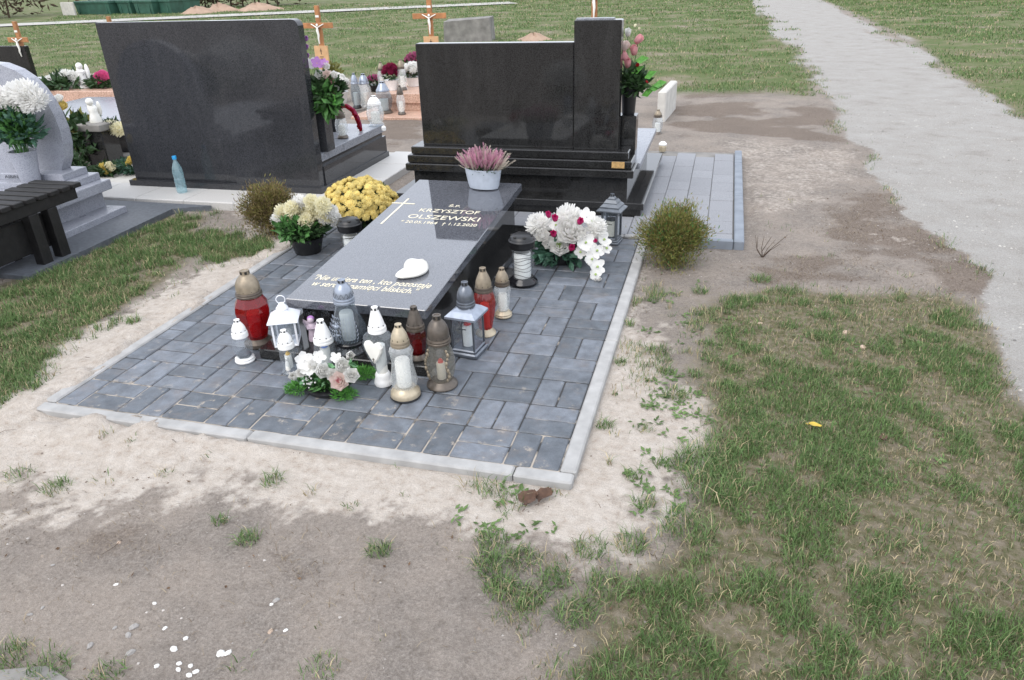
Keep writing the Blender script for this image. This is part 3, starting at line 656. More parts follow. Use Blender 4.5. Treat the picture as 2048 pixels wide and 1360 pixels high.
mb = MB(); n_ = len(ol); mb.add([(x, -.16, z) for x, z in ol]+[(x, -.07, z) for x, z in ol], [tuple(range(n_)), tuple(range(2*n_-1, n_-1, -1))]+[(i, n_+i, n_+(i+1)%n_, (i+1)%n_) for i in range(n_)])
part('headstone', mb, 'granite_light', mc)
mat('letter_dark', (.05,.055,.065), .5, .1, 30)
fit_text('AIBIN', -.70, -.585, .297, .022, st3, 'letter_dark', 0, .01, z=-.2712, rot=(R(90),0,0)).location = (-.70, -.2712, .300)

# ------------------------------------------------------------------ slatted bench at the left edge
be = thing('bench', 'black stained wooden slat bench beside the light granite monument', 'bench', (-3.62, 1.15, -.02))
for i in range(13): part('slat', MB().box(-.19, .165, .60-.088*i-.066, .60-.088*i, .392, .420, .004), 'wood_black', be)
for x_ in (-.155, .085): part('seat_rail', MB().box(x_, x_+.055, -.52, .57, .322, .392, .003), 'wood_black', be)
for y_ in (.355, .215, -.42):
    for x_ in (-.15, .09): part('leg', MB().box(x_-.01, x_+.055, y_-.035, y_+.035, -.02, .322, .003), 'wood_black', be)
part('side_board', MB().box(.046, .079, -.52, .36, .085, .29, .003), 'wood_black', be)

# ------------------------------------------------------------------ grave lanterns
def vent_crown(par, z, r, h, m, vent_shade='vent_shade'):
    part('vent_crown', MB().lathe([(r,z-.002),(r,z+h),(r*.72,z+h),(r*.66,z+h*.85),(1e-4,z+h*.8)], 18), m, par, 40)
    mb = MB()
    for k in range(6):
        a = k*math.pi/3+.3; c, s_ = math.cos(a), math.sin(a); rr = r+.0004
        p = [(rr*c-w_*s_, rr*s_+w_*c) for w_ in (-r*.26, r*.26)]
        mb.add([(p[0][0],p[0][1],z+h*.22),(p[1][0],p[1][1],z+h*.22),(p[1][0],p[1][1],z+h*.86),(p[0][0],p[0][1],z+h*.86)], [(0,1,2,3)])
    stuff(part('vent_slots', mb, vent_shade, par))
def cap(par, z, r, h, m, style='bell', holes=True):
    """lid of a grave lantern: rim ring, dome, pierced crown"""
    rim = part('rim', MB().lathe([(r*.93,z-.006),(r*1.03,z-.004),(r*1.05,z+.004),(r*1.0,z+.008),(r*1.03,z+.013),(r*.98,z+.019),(r*.90,z+.021)], 32), {'gold_plastic': 'bronze_dark', 'gold_pale': 'gold_plastic', 'bronze_plastic': 'bronze_dark'}.get(m, m), par, 35)
    z += .0195; hc = h*.20
    if style == 'bell': pf = [(.93,0),(.92,.14),(.86,.34),(.76,.54),(.63,.72),(.50,.87),(.40,1)]
    elif style == 'cone': pf = [(.93,0),(.88,.12),(.78,.35),(.66,.58),(.54,.80),(.42,1)]
    else: pf = [(.93,0),(.95,.16),(.93,.36),(.84,.58),(.68,.78),(.48,.93),(.36,1)]
    d = part('lid', MB().lathe([(r*a, z+b_*(h-hc)) for a, b_ in pf], 32), m, par, 50)
    if holes:
        mb = MB()
        for k in range(9):
            a = k*2*math.pi/9; mb.ball((r*.925*math.cos(a), r*.925*math.sin(a), z+.007), .0024, 6, 4)
        stuff(part('vent_holes', mb, 'vent_shade', d))
    vent_crown(par, z+(h-hc)*.985, r*.37, hc, m)
def insert(par, z, r, h, tip=None):
    part('candle', MB().lathe([(r*.94,z),(r,z+.004),(r,z+h*.93),(r*.9,z+h),(1e-4,z+h*.985)], 16), 'wax', par, 40)
    if tip: part('flame_tip', MB().lathe([(r*.62,z+h*.97),(r*.66,z+h*1.06),(r*.5,z+h*1.15),(r*.2,z+h*1.22),(1e-4,z+h*1.24)], 14), tip, par, 60)
def lant(label, px, py, z=0.0, rz=0.0, group=None, name='grave_lantern'):
    x, y, _ = gp(px, py, z); return thing(name, label, 'grave lantern', (x, y, z+.001), rz, group)
def shell(par, prof, m, n=32, smooth=40, mod=None, ph=0):
    return part('glass', MB().lathe(prof, n, mod=mod, ph=ph, cap=False), m, par, smooth)

# a: big red faceted
t = lant('large faceted red glass lantern with tan domed lid standing on the pavers', 519, 688)
part('base', MB().lathe([(.062,0),(.066,.006),(.064,.020),(.050,.032),(.046,.040)], 32), 'bronze_dark', t, 40)
shell(t, [(.046,.038),(.052,.060),(.058,.085),(.072,.135),(.080,.178),(.076,.205),(.058,.238),(.052,.246)], 'glass_red', 8, 1, ph=.2)
insert(t, .045, .030, .12)
cap(t, .250, .056, .098, 'gold_plastic', 'dome')
# b: small clear with white lid
t = lant('small clear hexagonal glass lantern with white lid beside the big red lantern', 491, 721)
part('base', MB().lathe([(.042,0),(.044,.006),(.040,.012),(.042,.017),(.037,.022)], 28), 'white_plastic', t, 40)
shell(t, [(.034,.021),(.038,.035),(.044,.070),(.043,.085),(.036,.108),(.031,.118)], 'glass_clear', 6, 1, ph=.5)
part('wax_fill', MB().lathe([(.030,.022),(.034,.036),(1e-4,.036)], 6, ph=.5), 'pewter', t)
cap(t, .124, .034, .058, 'white_plastic', 'bell')
# c: white metal house lantern
x, y, _ = gp(577, 684, .05); t = thing('house_lantern', 'white metal house-shaped lantern with ring handle on the grave base plate', 'lantern', (x, y, .051), R(24))
q = .049
part('floor', MB().box(-q-.004, q+.004, -q-.004, q+.004, 0, .010, .002), 'white_metal', t)
for sx_ in (-1, 1):
    for sy_ in (-1, 1): part('post', MB().box(sx_*q-.004, sx_*q+.004, sy_*q-.004, sy_*q+.004, .010, .118), 'white_metal', t)
for k in range(4):
    o = part('pane', MB().box(-q+.004, q-.004, -.001, .001, .011, .117), 'glass_pane', t, loc=(q*math.sin(k*math.pi/2), -q*math.cos(k*math.pi/2), 0), rot=(0,0,k*math.pi/2))
mb = MB(); e = .066
mb.add([(-e,-e,.118),(e,-e,.118),(e,e,.118),(-e,e,.118),(-e,-e,.122),(e,-e,.122),(e,e,.122),(-e,e,.122),(-.022,-.022,.158),(.022,-.022,.158),(.022,.022,.158),(-.022,.022,.158)],
  [(3,2,1,0),(0,1,5,4),(1,2,6,5),(2,3,7,6),(3,0,4,7),(4,5,9,8),(5,6,10,9),(6,7,11,10),(7,4,8,11),(8,9,10,11)])
part('roof', mb, 'white_metal', t)
part('chimney', MB().lathe([(.024,.156),(.027,.164),(.027,.170),(.014,.186),(.010,.192),(1e-4,.193)], 16), 'white_metal', t, 40)
part('ring_handle', MB().tube([(.019*math.cos(a), .006*math.sin(a)*0, .208+.019*math.sin(a)) for a in np.linspace(-math.pi/2, 1.5*math.pi, 25)], .0022, 6), 'white_metal', t, 60)
part('candle', MB().lathe([(.020,.010),(.020,.060),(1e-4,.062)], 16), 'wax', t, 40)
# d: small clear with little angel + yellow flame
t = lant('small clear glass lantern with pale lid and yellow flame tip inside', 582, 743)
part('base', MB().lathe([(.036,0),(.038,.006),(.032,.014),(.028,.02)], 24), 'glass_clear', t, 40)
shell(t, [(.026,.016),(.031,.040),(.035,.075),(.034,.105),(.032,.118)], 'glass_clear', 24)
insert(t, .021, .015, .062, 'led_yellow')
part('figurine', MB().ball((.004,-.020,.071), .007, 10, 8).lathe([(.012,.021),(.011,.040),(.008,.056),(.004,.066)], 12, .004, -.020), 'white_ceramic', t, 60)
cap(t, .122, .034, .058, 'white_plastic', 'bell')
# e: small praying angel
x, y, _ = gp(628, 680, .05); t = thing('angel_figurine', 'small pinkish angel figurine standing on the grave base plate', 'figurine', (x, y, .051), R(15))
part('robe', MB().lathe([(.022,0),(.023,.006),(.019,.03),(.016,.05),(.019,.066),(.017,.077),(.009,.084)], 20), 'angel_pink', t, 60)
part('head', MB().ball((0,0,.099), .0155, 14, 10, (1,.95,1.05)), 'angel_pink', t, 60)
part('hair', MB().ball((0,.004,.104), .0165, 14, 10, (1,.9,.85)), 'petal_violet', t, 60)
part('arms', MB().tube([(-.018,0,.074),(-.016,-.012,.060),(0,-.021,.066)], .005, 8).tube([(.018,0,.074),(.016,-.012,.060),(0,-.021,.066)], .005, 8), 'angel_pink', t, 60)
for s_ in (-1, 1): part('wing', MB().add([(s_*.008,.012,.080),(s_*.040,.018,.096),(s_*.043,.018,.080),(s_*.030,.017,.052),(s_*.010,.014,.048),(s_*.022,.010,.074)], [(0,1,5),(1,2,5),(2,3,5),(3,4,5),(4,0,5)]), 'angel_pink', t, loc=(0,0,0))
# f: clear with big white lid + blue tip
t = lant('clear glass lantern with broad white lid and blue flame tip behind the roses', 656, 736)
part('base', MB().lathe([(.045,0),(.047,.008),(.040,.018),(.036,.022)], 28), 'glass_clear', t, 40)
shell(t, [(.034,.018),(.044,.045),(.048,.080),(.044,.110),(.039,.126)], 'glass_clear', 28)
insert(t, .023, .021, .080, 'led_blue')
part('figurine', MB().ball((-.012,-.026,.086), .009, 10, 8).lathe([(.016,.022),(.015,.045),(.010,.064),(.005,.078)], 12, -.012, -.026), 'white_ceramic', t, 60)
cap(t, .130, .041, .082, 'white_plastic', 'cone')
# g: large grey teardrop with lattice lid and rose relief
t = lant('large grey pear-shaped glass lantern with rose relief and lattice lid', 703, 701, .05)
part('base', MB().lathe([(.060,0),(.063,.006),(.058,.016),(.052,.030),(.050,.036)], 32), 'glass_clear', t, 40)
part('base_ring', MB().lathe([(.058,.034),(.064,.040),(.064,.050),(.058,.056)], 32), 'black_gloss', t, 40)
shell(t, [(.056,.055),(.070,.070),(.078,.092),(.076,.118),(.064,.150),(.050,.185),(.042,.215),(.040,.232)], 'glass_grey', 36)
insert(t, .058, .030, .13)
mb = MB()
for k in range(11):
    a = -.95+.19*k
    for j in range(7):
        z_ = .066+.017*j; r_ = float(np.interp(z_, [.055,.07,.092,.118,.15,.185], [.057,.071,.079,.077,.065,.051]))
        mb.tube([(r_*math.sin(a), -r_*math.cos(a), z_), ((r_+.001)*math.sin(a+.10), -(r_+.001)*math.cos(a+.10), z_+.008), (r_*math.sin(a), -r_*math.cos(a), z_+.016)], .0011, 4)
stuff(part('relief', mb, 'silver_plastic', t))
mb = MB(); 
for dx, dz, rr in ((0,0,.010),(.011,.004,.007),(-.010,.005,.007),(.002,.012,.007)): mb.ball((-.022+dx, -.064+.2*dz, .140+dz), rr, 8, 6, (1,.5,1))
mb.tube([(-.022,-.066,.132),(-.018,-.073,.11),(-.022,-.076,.08)], .0022, 5)
mb.ball((-.010,-.074,.108), .009, 8, 6, (1,.4,.5)); mb.ball((-.034,-.069,.100), .009, 8, 6, (1,.4,.5))
part('rose_relief', mb, 'silver_plastic', t, 60)
cap(t, .236, .044, .080, 'silver_plastic', 'dome')
mb = MB()
for k in range(12):
    a = k*math.pi/6
    for s_ in (-1, 1): mb.tube([(.0425*math.cos(a+s_*.0), .0425*math.sin(a), .262), (.0405*math.cos(a+s_*.26), .0405*math.sin(a+s_*.26), .282)], .0011, 4)
stuff(part('lattice', mb, 'pewter', t))
# h: white heart lantern
t = lant('tall white lantern with clear heart-shaped glass body and heart medallion', 768, 767, 0, R(-12))
part('base', MB().lathe([(.037,0),(.039,.008),(.036,.022),(.031,.034),(.032,.046),(.026,.056)], 28), 'white_plastic', t, 45)
ht = [(0,.056),(.020,.085),(.043,.125),(.060,.160),(.066,.190),(.058,.222),(.040,.238),(.025,.244)]
ol2 = ht+[(-x, z) for x, z in reversed(ht[1:])]
mb = MB(); n_ = len(ol2); mb.add([(x*.9, -.030, .15+(z-.15)*.95) for x, z in ol2]+[(x, -.016, z) for x, z in ol2]+[(x, .016, z) for x, z in ol2]+[(x*.9, .030, .15+(z-.15)*.95) for x, z in ol2],
   [tuple(range(n_)), tuple(range(4*n_-1, 3*n_-1, -1))]+[(k*n_+i, (k+1)*n_+i, (k+1)*n_+(i+1)%n_, k*n_+(i+1)%n_) for k in range(3) for i in range(n_)])
part('glass', mb, 'glass_clear', t)
part('candle', MB().lathe([(.023,.056),(.023,.18),(1e-4,.184)], 18), 'wax', t, 40)
hh = [(0,-.052),(.020,-.028),(.038,.004),(.044,.026),(.036,.042),(.020,.046),(.006,.038),(0,.030)]
hh = hh+[(-x, z) for x, z in reversed(hh[1:-1])]
md = part('medallion', MB().add([(x, -.041, .165+z) for x, z in hh]+[(x*.86, -.046, .165+z*.86) for x, z in hh]+[(x, -.030, .165+z) for x, z in hh], [tuple(range(16 if False else len(hh), 2*len(hh)))]+[(i, (i+1)%len(hh), len(hh)+(i+1)%len(hh), len(hh)+i) for i in range(len(hh))]+[(2*len(hh)+i, 2*len(hh)+(i+1)%len(hh), (i+1)%len(hh), i) for i in range(len(hh))]), 'white_ceramic', t)
mb = MB(); mb.box(-.0012,.0012,-.0475,-.0462,.125,.142); mb.box(-.005,.005,-.0475,-.0462,.1345,.137); part('engraved_cross', mb, 'ink', md)
cap(t, .246, .036, .084, 'white_plastic', 'cone')
# i: gold/clear hourglass in front
t = lant('tall clear fluted hourglass lantern with gold lid and wide cream base', 812, 792)
part('base', MB().lathe([(.052,0),(.058,.004),(.061,.010),(.058,.028),(.046,.042),(.040,.048)], 32), 'gold_pale', t, 45)
part('base_ring', MB().lathe([(.060,-.0005),(.0625,.004),(.061,.009)], 32), 'black_plastic', t, 45)
shell(t, [(.042,.046),(.050,.056),(.054,.075),(.047,.110),(.041,.150),(.043,.185),(.048,.205),(.042,.222),(.036,.230)], 'glass_milky', 48, 60, mod=lambda a, z: 1+.022*math.cos(16*a))
insert(t, .050, .030, .12)
cap(t, .234, .0365, .068, 'gold_pale', 'bell')
# j: small dark red
t = lant('small dark red glass lantern with brown lid standing on the grave base plate', 837, 716, .05)
part('base', MB().lathe([(.038,0),(.041,.005),(.039,.012),(.031,.022),(.028,.026)], 28), 'bronze_plastic', t, 40)
shell(t, [(.030,.024),(.037,.050),(.042,.085),(.043,.105),(.038,.128),(.035,.136)], 'glass_darkred', 10, 1)
insert(t, .028, .020, .05)
cap(t, .141, .038, .082, 'bronze_plastic', 'cone')
# k: bronze oval, red tip, ornament
t = lant('bronze oval lantern with smoky crackled glass and red flame tip inside', 885, 770)
part('base', MB().lathe([(.062,0),(.065,.006),(.062,.014),(.050,.024),(.045,.030)], 32), 'bronze_plastic', t, 45)
shell(t, [(.042,.028),(.053,.055),(.060,.090),(.060,.120),(.053,.155),(.045,.182),(.042,.196)], 'glass_smoke', 32)
insert(t, .032, .018, .075, 'led_red')
for a0 in (-.9, .85):
    mb = MB()
    for j in range(9):
        z_ = .045+.016*j; r_ = float(np.interp(z_, [.028,.055,.09,.12,.155,.182], [.043,.055,.062,.062,.055,.047])); a = a0+.12*math.sin(j*1.1)
        mb.ball((r_*math.sin(a), -r_*math.cos(a), z_), .0055+.002*(j % 2), 6, 4, (1,.7,1.5))
    part('ornament', mb, 'gold_plastic', t, 60)
cap(t, .201, .047, .098, 'bronze_plastic', 'dome')
# l: square silver lantern
x, y, _ = gp(938, 703, 0); t = thing('grave_lantern', 'square silver lantern with glass panes and a red-tipped candle inside', 'grave lantern', (x, y, .001), R(-7))
q = .068
part('base', MB().box(-q, q, -q, q, 0, .022, .006).box(-q+.010, q-.010, -q+.010, q-.010, .022, .034, .005), 'steel', t)
for sx_ in (-1, 1):
    for sy_ in (-1, 1): part('post', MB().box(sx_*.052-.0035, sx_*.052+.0035, sy_*.052-.0035, sy_*.052+.0035, .034, .182), 'pewter', t)
for k in range(4): part('pane', MB().box(-.048, .048, -.001, .001, .035, .181), 'glass_pane', t, loc=(.052*math.sin(k*math.pi/2), -.052*math.cos(k*math.pi/2), 0), rot=(0,0,k*math.pi/2))
mb = MB(); mb.box(-.0018,.0018,-.0560,-.0535,.05,.165); mb.box(-.020,.020,-.0565,-.0540,.133,.137); part('cross_bar', mb, 'pewter', t)
mb = MB(); e = .072
mb.add([(-e,-e,.182),(e,-e,.182),(e,e,.182),(-e,e,.182),(-e,-e,.192),(e,-e,.192),(e,e,.192),(-e,e,.192),(-.05,-.05,.212),(.05,-.05,.212),(.05,.05,.212),(-.05,.05,.212),(-.030,-.030,.224),(.030,-.030,.224),(.030,.030,.224),(-.030,.030,.224)],
  [(3,2,1,0),(0,1,5,4),(1,2,6,5),(2,3,7,6),(3,0,4,7),(4,5,9,8),(5,6,10,9),(6,7,11,10),(7,4,8,11),(8,9,13,12),(9,10,14,13),(10,11,15,14),(11,8,12,15),(12,13,14,15)])
part('roof', mb, 'silver_plastic', t)
insert(t, .034, .024, .10, 'led_red')
cap(t, .229, .040, .088, 'steel', 'dome', False)
# m: rose-red ribbed with tan lid, behind the silver lantern
t = lant('ribbed rose-red glass lantern with tan lid behind the square silver lantern', 972, 668)
part('base', MB().lathe([(.046,0),(.049,.006),(.046,.014),(.034,.026),(.030,.034)], 28), 'gold_pale', t, 40)
shell(t, [(.030,.032),(.038,.070),(.047,.120),(.052,.165),(.047,.195),(.038,.218)], 'glass_rose', 48, 60, mod=lambda a, z: 1+.03*math.cos(12*a))
insert(t, .036, .022, .12)
cap(t, .222, .040, .090, 'gold_plastic', 'bell')
# n: clear hexagonal with tan lid
t = lant('clear hexagonal glass lantern with tan lid and cream base on open pavers', 1007, 632)
part('base', MB().lathe([(.040,0),(.043,.006),(.040,.012),(.042,.017),(.034,.026),(.030,.032)], 28), 'gold_pale', t, 40)
shell(t, [(.030,.030),(.029,.045),(.036,.118),(.041,.140),(.036,.158),(.034,.164)], 'glass_milky', 6, 1, ph=.3)
insert(t, .034, .022, .085)
cap(t, .168, .035, .066, 'gold_plastic', 'bell')
# o, q: large black lanterns with wire-wrapped white glass
def black_lantern(label, px, py):
    t = lant(label, px, py)
    part('base', MB().lathe([(.066,0),(.076,.004),(.080,.016),(.074,.026),(.062,.034),(.058,.042)], 36), 'black_gloss', t, 45)
    shell(t, [(.050,.040),(.053,.060),(.053,.170),(.050,.195),(.050,.205)], 'glass_clear', 32)
    part('candle', MB().lathe([(.044,.042),(.044,.175),(.040,.180),(1e-4,.178)], 24), 'wax', t, 40)
    for k in range(7):
        z_ = .065+.019*k+random.uniform(-.006,.006); tl = random.uniform(-.012,.012)
        part('wire', MB().tube([(.0545*math.cos(a), .0545*math.sin(a), z_+tl*math.cos(a+k)+.004*math.sin(3*a+k)) for a in np.linspace(0, 2*math.pi, 29)], .0014, 4), 'black_plastic', t)
    part('rim', MB().lathe([(.056,.202),(.064,.206),(.068,.216),(.067,.228),(.071,.236),(.072,.246),(.066,.252)], 36), 'black_plastic', t, 45)
    part('lid', MB().lathe([(.066,.250),(.062,.264),(.050,.274),(.034,.279),(1e-4,.279)], 36), 'black_plastic', t, 45)
    mb = MB()
    for k in range(6):
        a = k*math.pi/3; mb.ball((.049*math.cos(a), .049*math.sin(a), .2715), .0125, 10, 6, (1,1,.35))
    stuff(part('vent_holes', mb, 'vent_shade', t))
    return t
black_lantern('large black lantern with wire-wrapped white candle beside the white and pink bouquet', 1046, 567)
black_lantern('large black lantern half hidden between the chrysanthemum pots and the slab', 709, 528)
# p: grey pagoda lantern
x, y, _ = gp(1222, 484, 0); t = thing('grave_lantern', 'grey square pagoda-roofed lantern with a paper label inside', 'grave lantern', (x, y, .001), R(-9))
part('base', MB().box(-.058,.058,-.058,.058,0,.014,.003).box(-.052,.052,-.052,.052,.014,.026,.003).box(-.046,.046,-.046,.046,.026,.036,.003), 'grey_lantern', t)
for sx_ in (-1, 1):
    for sy_ in (-1, 1): part('post', MB().box(sx_*.044-.006, sx_*.044+.006, sy_*.044-.006, sy_*.044+.006, .036, .205), 'grey_lantern', t)
for k in range(4): part('pane', MB().box(-.038, .038, -.001, .001, .037, .204), 'glass_pane', t, loc=(.043*math.sin(k*math.pi/2), -.043*math.cos(k*math.pi/2), 0), rot=(0,0,k*math.pi/2))
cdl = part('candle', MB().lathe([(.033,.037),(.033,.150),(1e-4,.153)], 20), 'black_plastic', t, 40)
lb = MB(); 
for i in range(8):
    a0, a1 = -1.3+.27*i, -1.3+.27*(i+1); f_ = lambda a: (.0338*math.sin(a), -.0338*math.cos(a))
    lb.add([(*f_(a0),.045),(*f_(a1),.045),(*f_(a1),.14),(*f_(a0),.14)], [(0,1,2,3)])
lbo = part('label', lb, 'paper', cdl, 60)
lb = MB()
for i in range(4): lb.add([(-.010+.006*i,-.0352,.118),(-.0055+.006*i,-.0352,.118),(-.0055+.006*i,-.0352,.124),(-.010+.006*i,-.0352,.124)], [(0,1,2,3)])
part('print', lb, 'ink', t)
for (h_, z0_, z1_, z2_) in ((.075,.205,.212,.226), (.058,.226,.232,.248), (.040,.248,.253,.270), (.020,.270,.274,.285)):
    mb = MB(); r2_ = h_*.72
    mb.add([(-h_,-h_,z0_),(h_,-h_,z0_),(h_,h_,z0_),(-h_,h_,z0_),(-h_,-h_,z1_),(h_,-h_,z1_),(h_,h_,z1_),(-h_,h_,z1_),(-r2_,-r2_,z2_),(r2_,-r2_,z2_),(r2_,r2_,z2_),(-r2_,r2_,z2_)],
      [(3,2,1,0),(0,1,5,4),(1,2,6,5),(2,3,7,6),(3,0,4,7),(4,5,9,8),(5,6,10,9),(6,7,11,10),(7,4,8,11),(8,9,10,11)])
    part('roof_tier', mb, 'grey_lantern', t)
vent_crown(t, .284, .012, .018, 'grey_lantern')

# ------------------------------------------------------------------ flower heads (unit size, axis +Z, shared meshes)
def rose_mb(seed=1, open_=1.0):
    rr = random.Random(seed); mb = MB()
    for (n, tilt, r, h, w_) in ((3, .18, .22, .62, .42), (4, .34, .40, .60, .55), (5, .55, .62, .50, .72), (6, .85, .88, .34, .88), (6, 1.15, 1.02, .14, .95)):
        for k in range(n):
            a = 2*math.pi*(k+rr.uniform(-.12,.12))/n+tilt*3; az = Vector((math.cos(a), math.sin(a), 0))
            mb.petal((0,0,-.25), (0,0,1), az, .06, r*rr.uniform(.93,1.06)*open_, 0, (h+.35)*rr.uniform(.93,1.05), w_, cup=.55-.12*tilt, curl=.15*tilt)
    return mb
def mum_mb(seed=2, n=170, hemi=-.45, wid=.15, ln=.55):
    rr = random.Random(seed); mb = MB()
    for k in range(n):
        z = 1-(1-hemi)*(k+.5)/n; a = k*2.39996; s_ = math.sqrt(max(0, 1-z*z)); d = Vector((s_*math.cos(a), s_*math.sin(a), z))
        d = (d+Vector((rr.gauss(0,.07), rr.gauss(0,.07), rr.gauss(0,.05)))).normalized()
        sd = d.cross(Vector((0,0,1))); sd = sd.normalized() if sd.length > .02 else Vector((1,0,0)); nn = sd.cross(d)
        L_ = rr.uniform(.86,1.08); p0 = d*(L_-ln); p1_ = d*(L_-ln*.35)+nn*-.03; p2_ = d*L_+nn*.10*rr.uniform(.2,1.6)
        ww = wid*rr.uniform(.8,1.2)
        mb.add([p0-sd*ww*.3, p0+sd*ww*.3, p1_+sd*ww*.5, p1_-sd*ww*.5, p2_+sd*ww*.28, p2_-sd*ww*.28], [(0,1,2,3),(3,2,4,5)])
    mb.ball((0,0,-.02), .52, 10, 7)
    return mb
def pom_mb(seed=3):
    rr = random.Random(seed); mb = MB(); mb.ball((0,0,0), .80, 8, 6, (1,1,.7))
    for k in range(34):
        z = 1-1.05*(k+.5)/34; a = k*2.39996; s_ = math.sqrt(max(0,1-z*z)); d = Vector((s_*math.cos(a), s_*math.sin(a), z*.7))
        sd = d.cross(Vector((0,0,1))); sd = sd.normalized() if sd.length > .02 else Vector((1,0,0)); p = d*.72; q_ = d*rr.uniform(.98,1.12)+Vector((0,0,.05))
        mb.add([p-sd*.16, p+sd*.16, q_+sd*.10, q_-sd*.10], [(0,1,2,3)])
    return mb
def orchid_mb(seed=4, n=5):
    rr = random.Random(seed); mb = MB()
    for k in range(n):
        a = 2*math.pi*k/n+rr.uniform(-.1,.1); mb.petal((0,0,-.05), (0,0,1), (math.cos(a), math.sin(a), 0), .08, rr.uniform(.9,1.1), 0, .32, .80, cup=.28)
    return mb
def bud_mb(seed=5):
    rr = random.Random(seed); mb = MB()
    for ring, (n, r, w_) in enumerate(((3,.42,.9),(5,.62,.95))):
        for k in range(n):
            a = 2*math.pi*k/n+ring; mb.petal((0,0,-.7), (0,0,1), (math.cos(a), math.sin(a), 0), .12, r*rr.uniform(.92,1.05), .05, 1.55-.15*ring, w_, cup=.75, nv=4)
    return mb
FM = {}
PROTO = {'rose': rose_mb(), 'rose2': rose_mb(9, .92), 'mum': mum_mb(), 'mum2': mum_mb(8, 130, -.2, .17, .6), 'pom': pom_mb(), 'orchid': orchid_mb(), 'lily': orchid_mb(14, 6), 'bud': bud_mb()}
def head(par, kind, m, pos, ax, r, name=None):
    key = (kind, m)
    if key not in FM: FM[key] = PROTO[kind].mesh('%s_%s' % (kind, m), 179); FM[key].materials.append(MATS[m])
    nm = name or {'rose':'rose','rose2':'rose','mum':'flower_head','mum2':'flower_head','pom':'flower_head','orchid':'orchid_bloom','lily':'lily_bloom','bud':'bud'}[kind]
    return link(nm, FM[key], None, par, pos, euler_to(ax, random.uniform(0, 6.28)), r)
def foliage(mb, c, rad, n, L_, W_, up_=.4, out=.8):
    for _ in range(n):
        d = Vector((random.gauss(0,1), random.gauss(0,1), random.gauss(0,1))).normalized(); k = random.random()**.4
        p = Vector(c)+Vector((d.x*rad[0], d.y*rad[1], d.z*rad[2]))*k
        mb.leaf(p, d*out+Vector((random.gauss(0,.5), random.gauss(0,.5), up_+random.gauss(0,.4))), L_*random.uniform(.6,1.3), W_*random.uniform(.7,1.3))
    return mb
def local(t, p): return Vector(p)-t.location
TOC = Vector((.25, -.85, .45))

# ---- heather in an oval pot on the slab
s0 = sloc(968, 376); pl = slab.matrix_basis; 
wp_ = Matrix.Translation((-1.07, .69, .222)) @ Matrix.Rotation(sl_ang, 4, 'X') @ Vector((s0[0], s0[1], 0))
t = thing('potted_heather', 'pink heather in a pale oval pot on the head end of the granite slab', 'potted plant', wp_, R(-8))
ov = [(.080,.0045),(.086,.004),(.094,.030),(.104,.085),(.110,.122),(.104,.122),(.100,.100)]
part('pot', MB().lathe([(r_, z_) for r_, z_ in ov]+[(1e-4,.098)], 36, sx=1.08, sy=.62), 'pot_white', t, 50)
mb = MB(); foliage(mb, (0,0,.125), (.115,.07,.03), 420, .035, .007, .5); stuff(part('foliage', mb, 'leaf_dark', t))
spk = MB(); rr = random.Random(5)
for k in range(46):
    z_ = .10+.90*k/46; a = k*2.4; w_ = .085*(1-.65*k/46); p = Vector((w_*.55*math.cos(a), w_*.55*math.sin(a), z_)); spk.leaf(p, (math.cos(a), math.sin(a), 1.1), .13, .075, (0,0,1))
spk.tube([(0,0,0),(0,0,1)], [.018,.006], 4)
sp_me = {}
for m_ in ('heather_pink', 'heather_pale'): sp_me[m_] = spk.mesh('spike_'+m_); sp_me[m_].materials.append(MATS[m_])
for k in range(290):
    a = random.uniform(0, 6.28); q = math.sqrt(random.random()); px_, py_ = q*.105*math.cos(a), q*.060*math.sin(a)
    lean = Vector((px_*9.5+random.gauss(0,.28), py_*8.0+random.gauss(0,.26), 1)).normalized(); edge = q > .90
    h_ = random.uniform(.050,.115); zb_ = .112+.055*(1-q*q)*random.random()
    link('flower_spike', sp_me['heather_pale' if edge or random.random() < .22 else 'heather_pink'], None, t, (px_*1.08, py_*1.08, zb_), euler_to(lean, a), (h_*.52, h_*.52, h_))

# ---- yellow chrysanthemum dome
x, y, _ = gp(733, 452, 0); t = thing('potted_chrysanthemum', 'large dome of small yellow chrysanthemums beside the granite slab', 'potted plant', (-1.80, 2.27, .001))
part('pot', MB().lathe([(.085,0),(.110,.11),(.116,.112),(.116,.124),(.105,.124),(1e-4,.115)], 28), 'black_plastic', t, 40)
mb = MB(); foliage(mb, (0,0,.17), (.20,.20,.13), 1500, .045, .020); stuff(part('foliage', mb, 'leaf_dark', t))
for k in range(285):
    z_ = 1-1.12*(k+.5)/285; a = k*2.39996; s_ = math.sqrt(max(0,1-z_*z_)); d = Vector((s_*math.cos(a), s_*math.sin(a), z_))
    rj = random.uniform(.93, 1.05)*(1+.05*math.sin(a*3+z_*4)); d = (d+Vector((random.gauss(0,.035), random.gauss(0,.035), random.gauss(0,.03)))).normalized()
    head(t, 'pom', 'petal_yellow', (d.x*.228*rj, d.y*.228*rj, .165+d.z*.165*rj), d+Vector((0,0,.25)), .0228*random.uniform(.78,1.25))

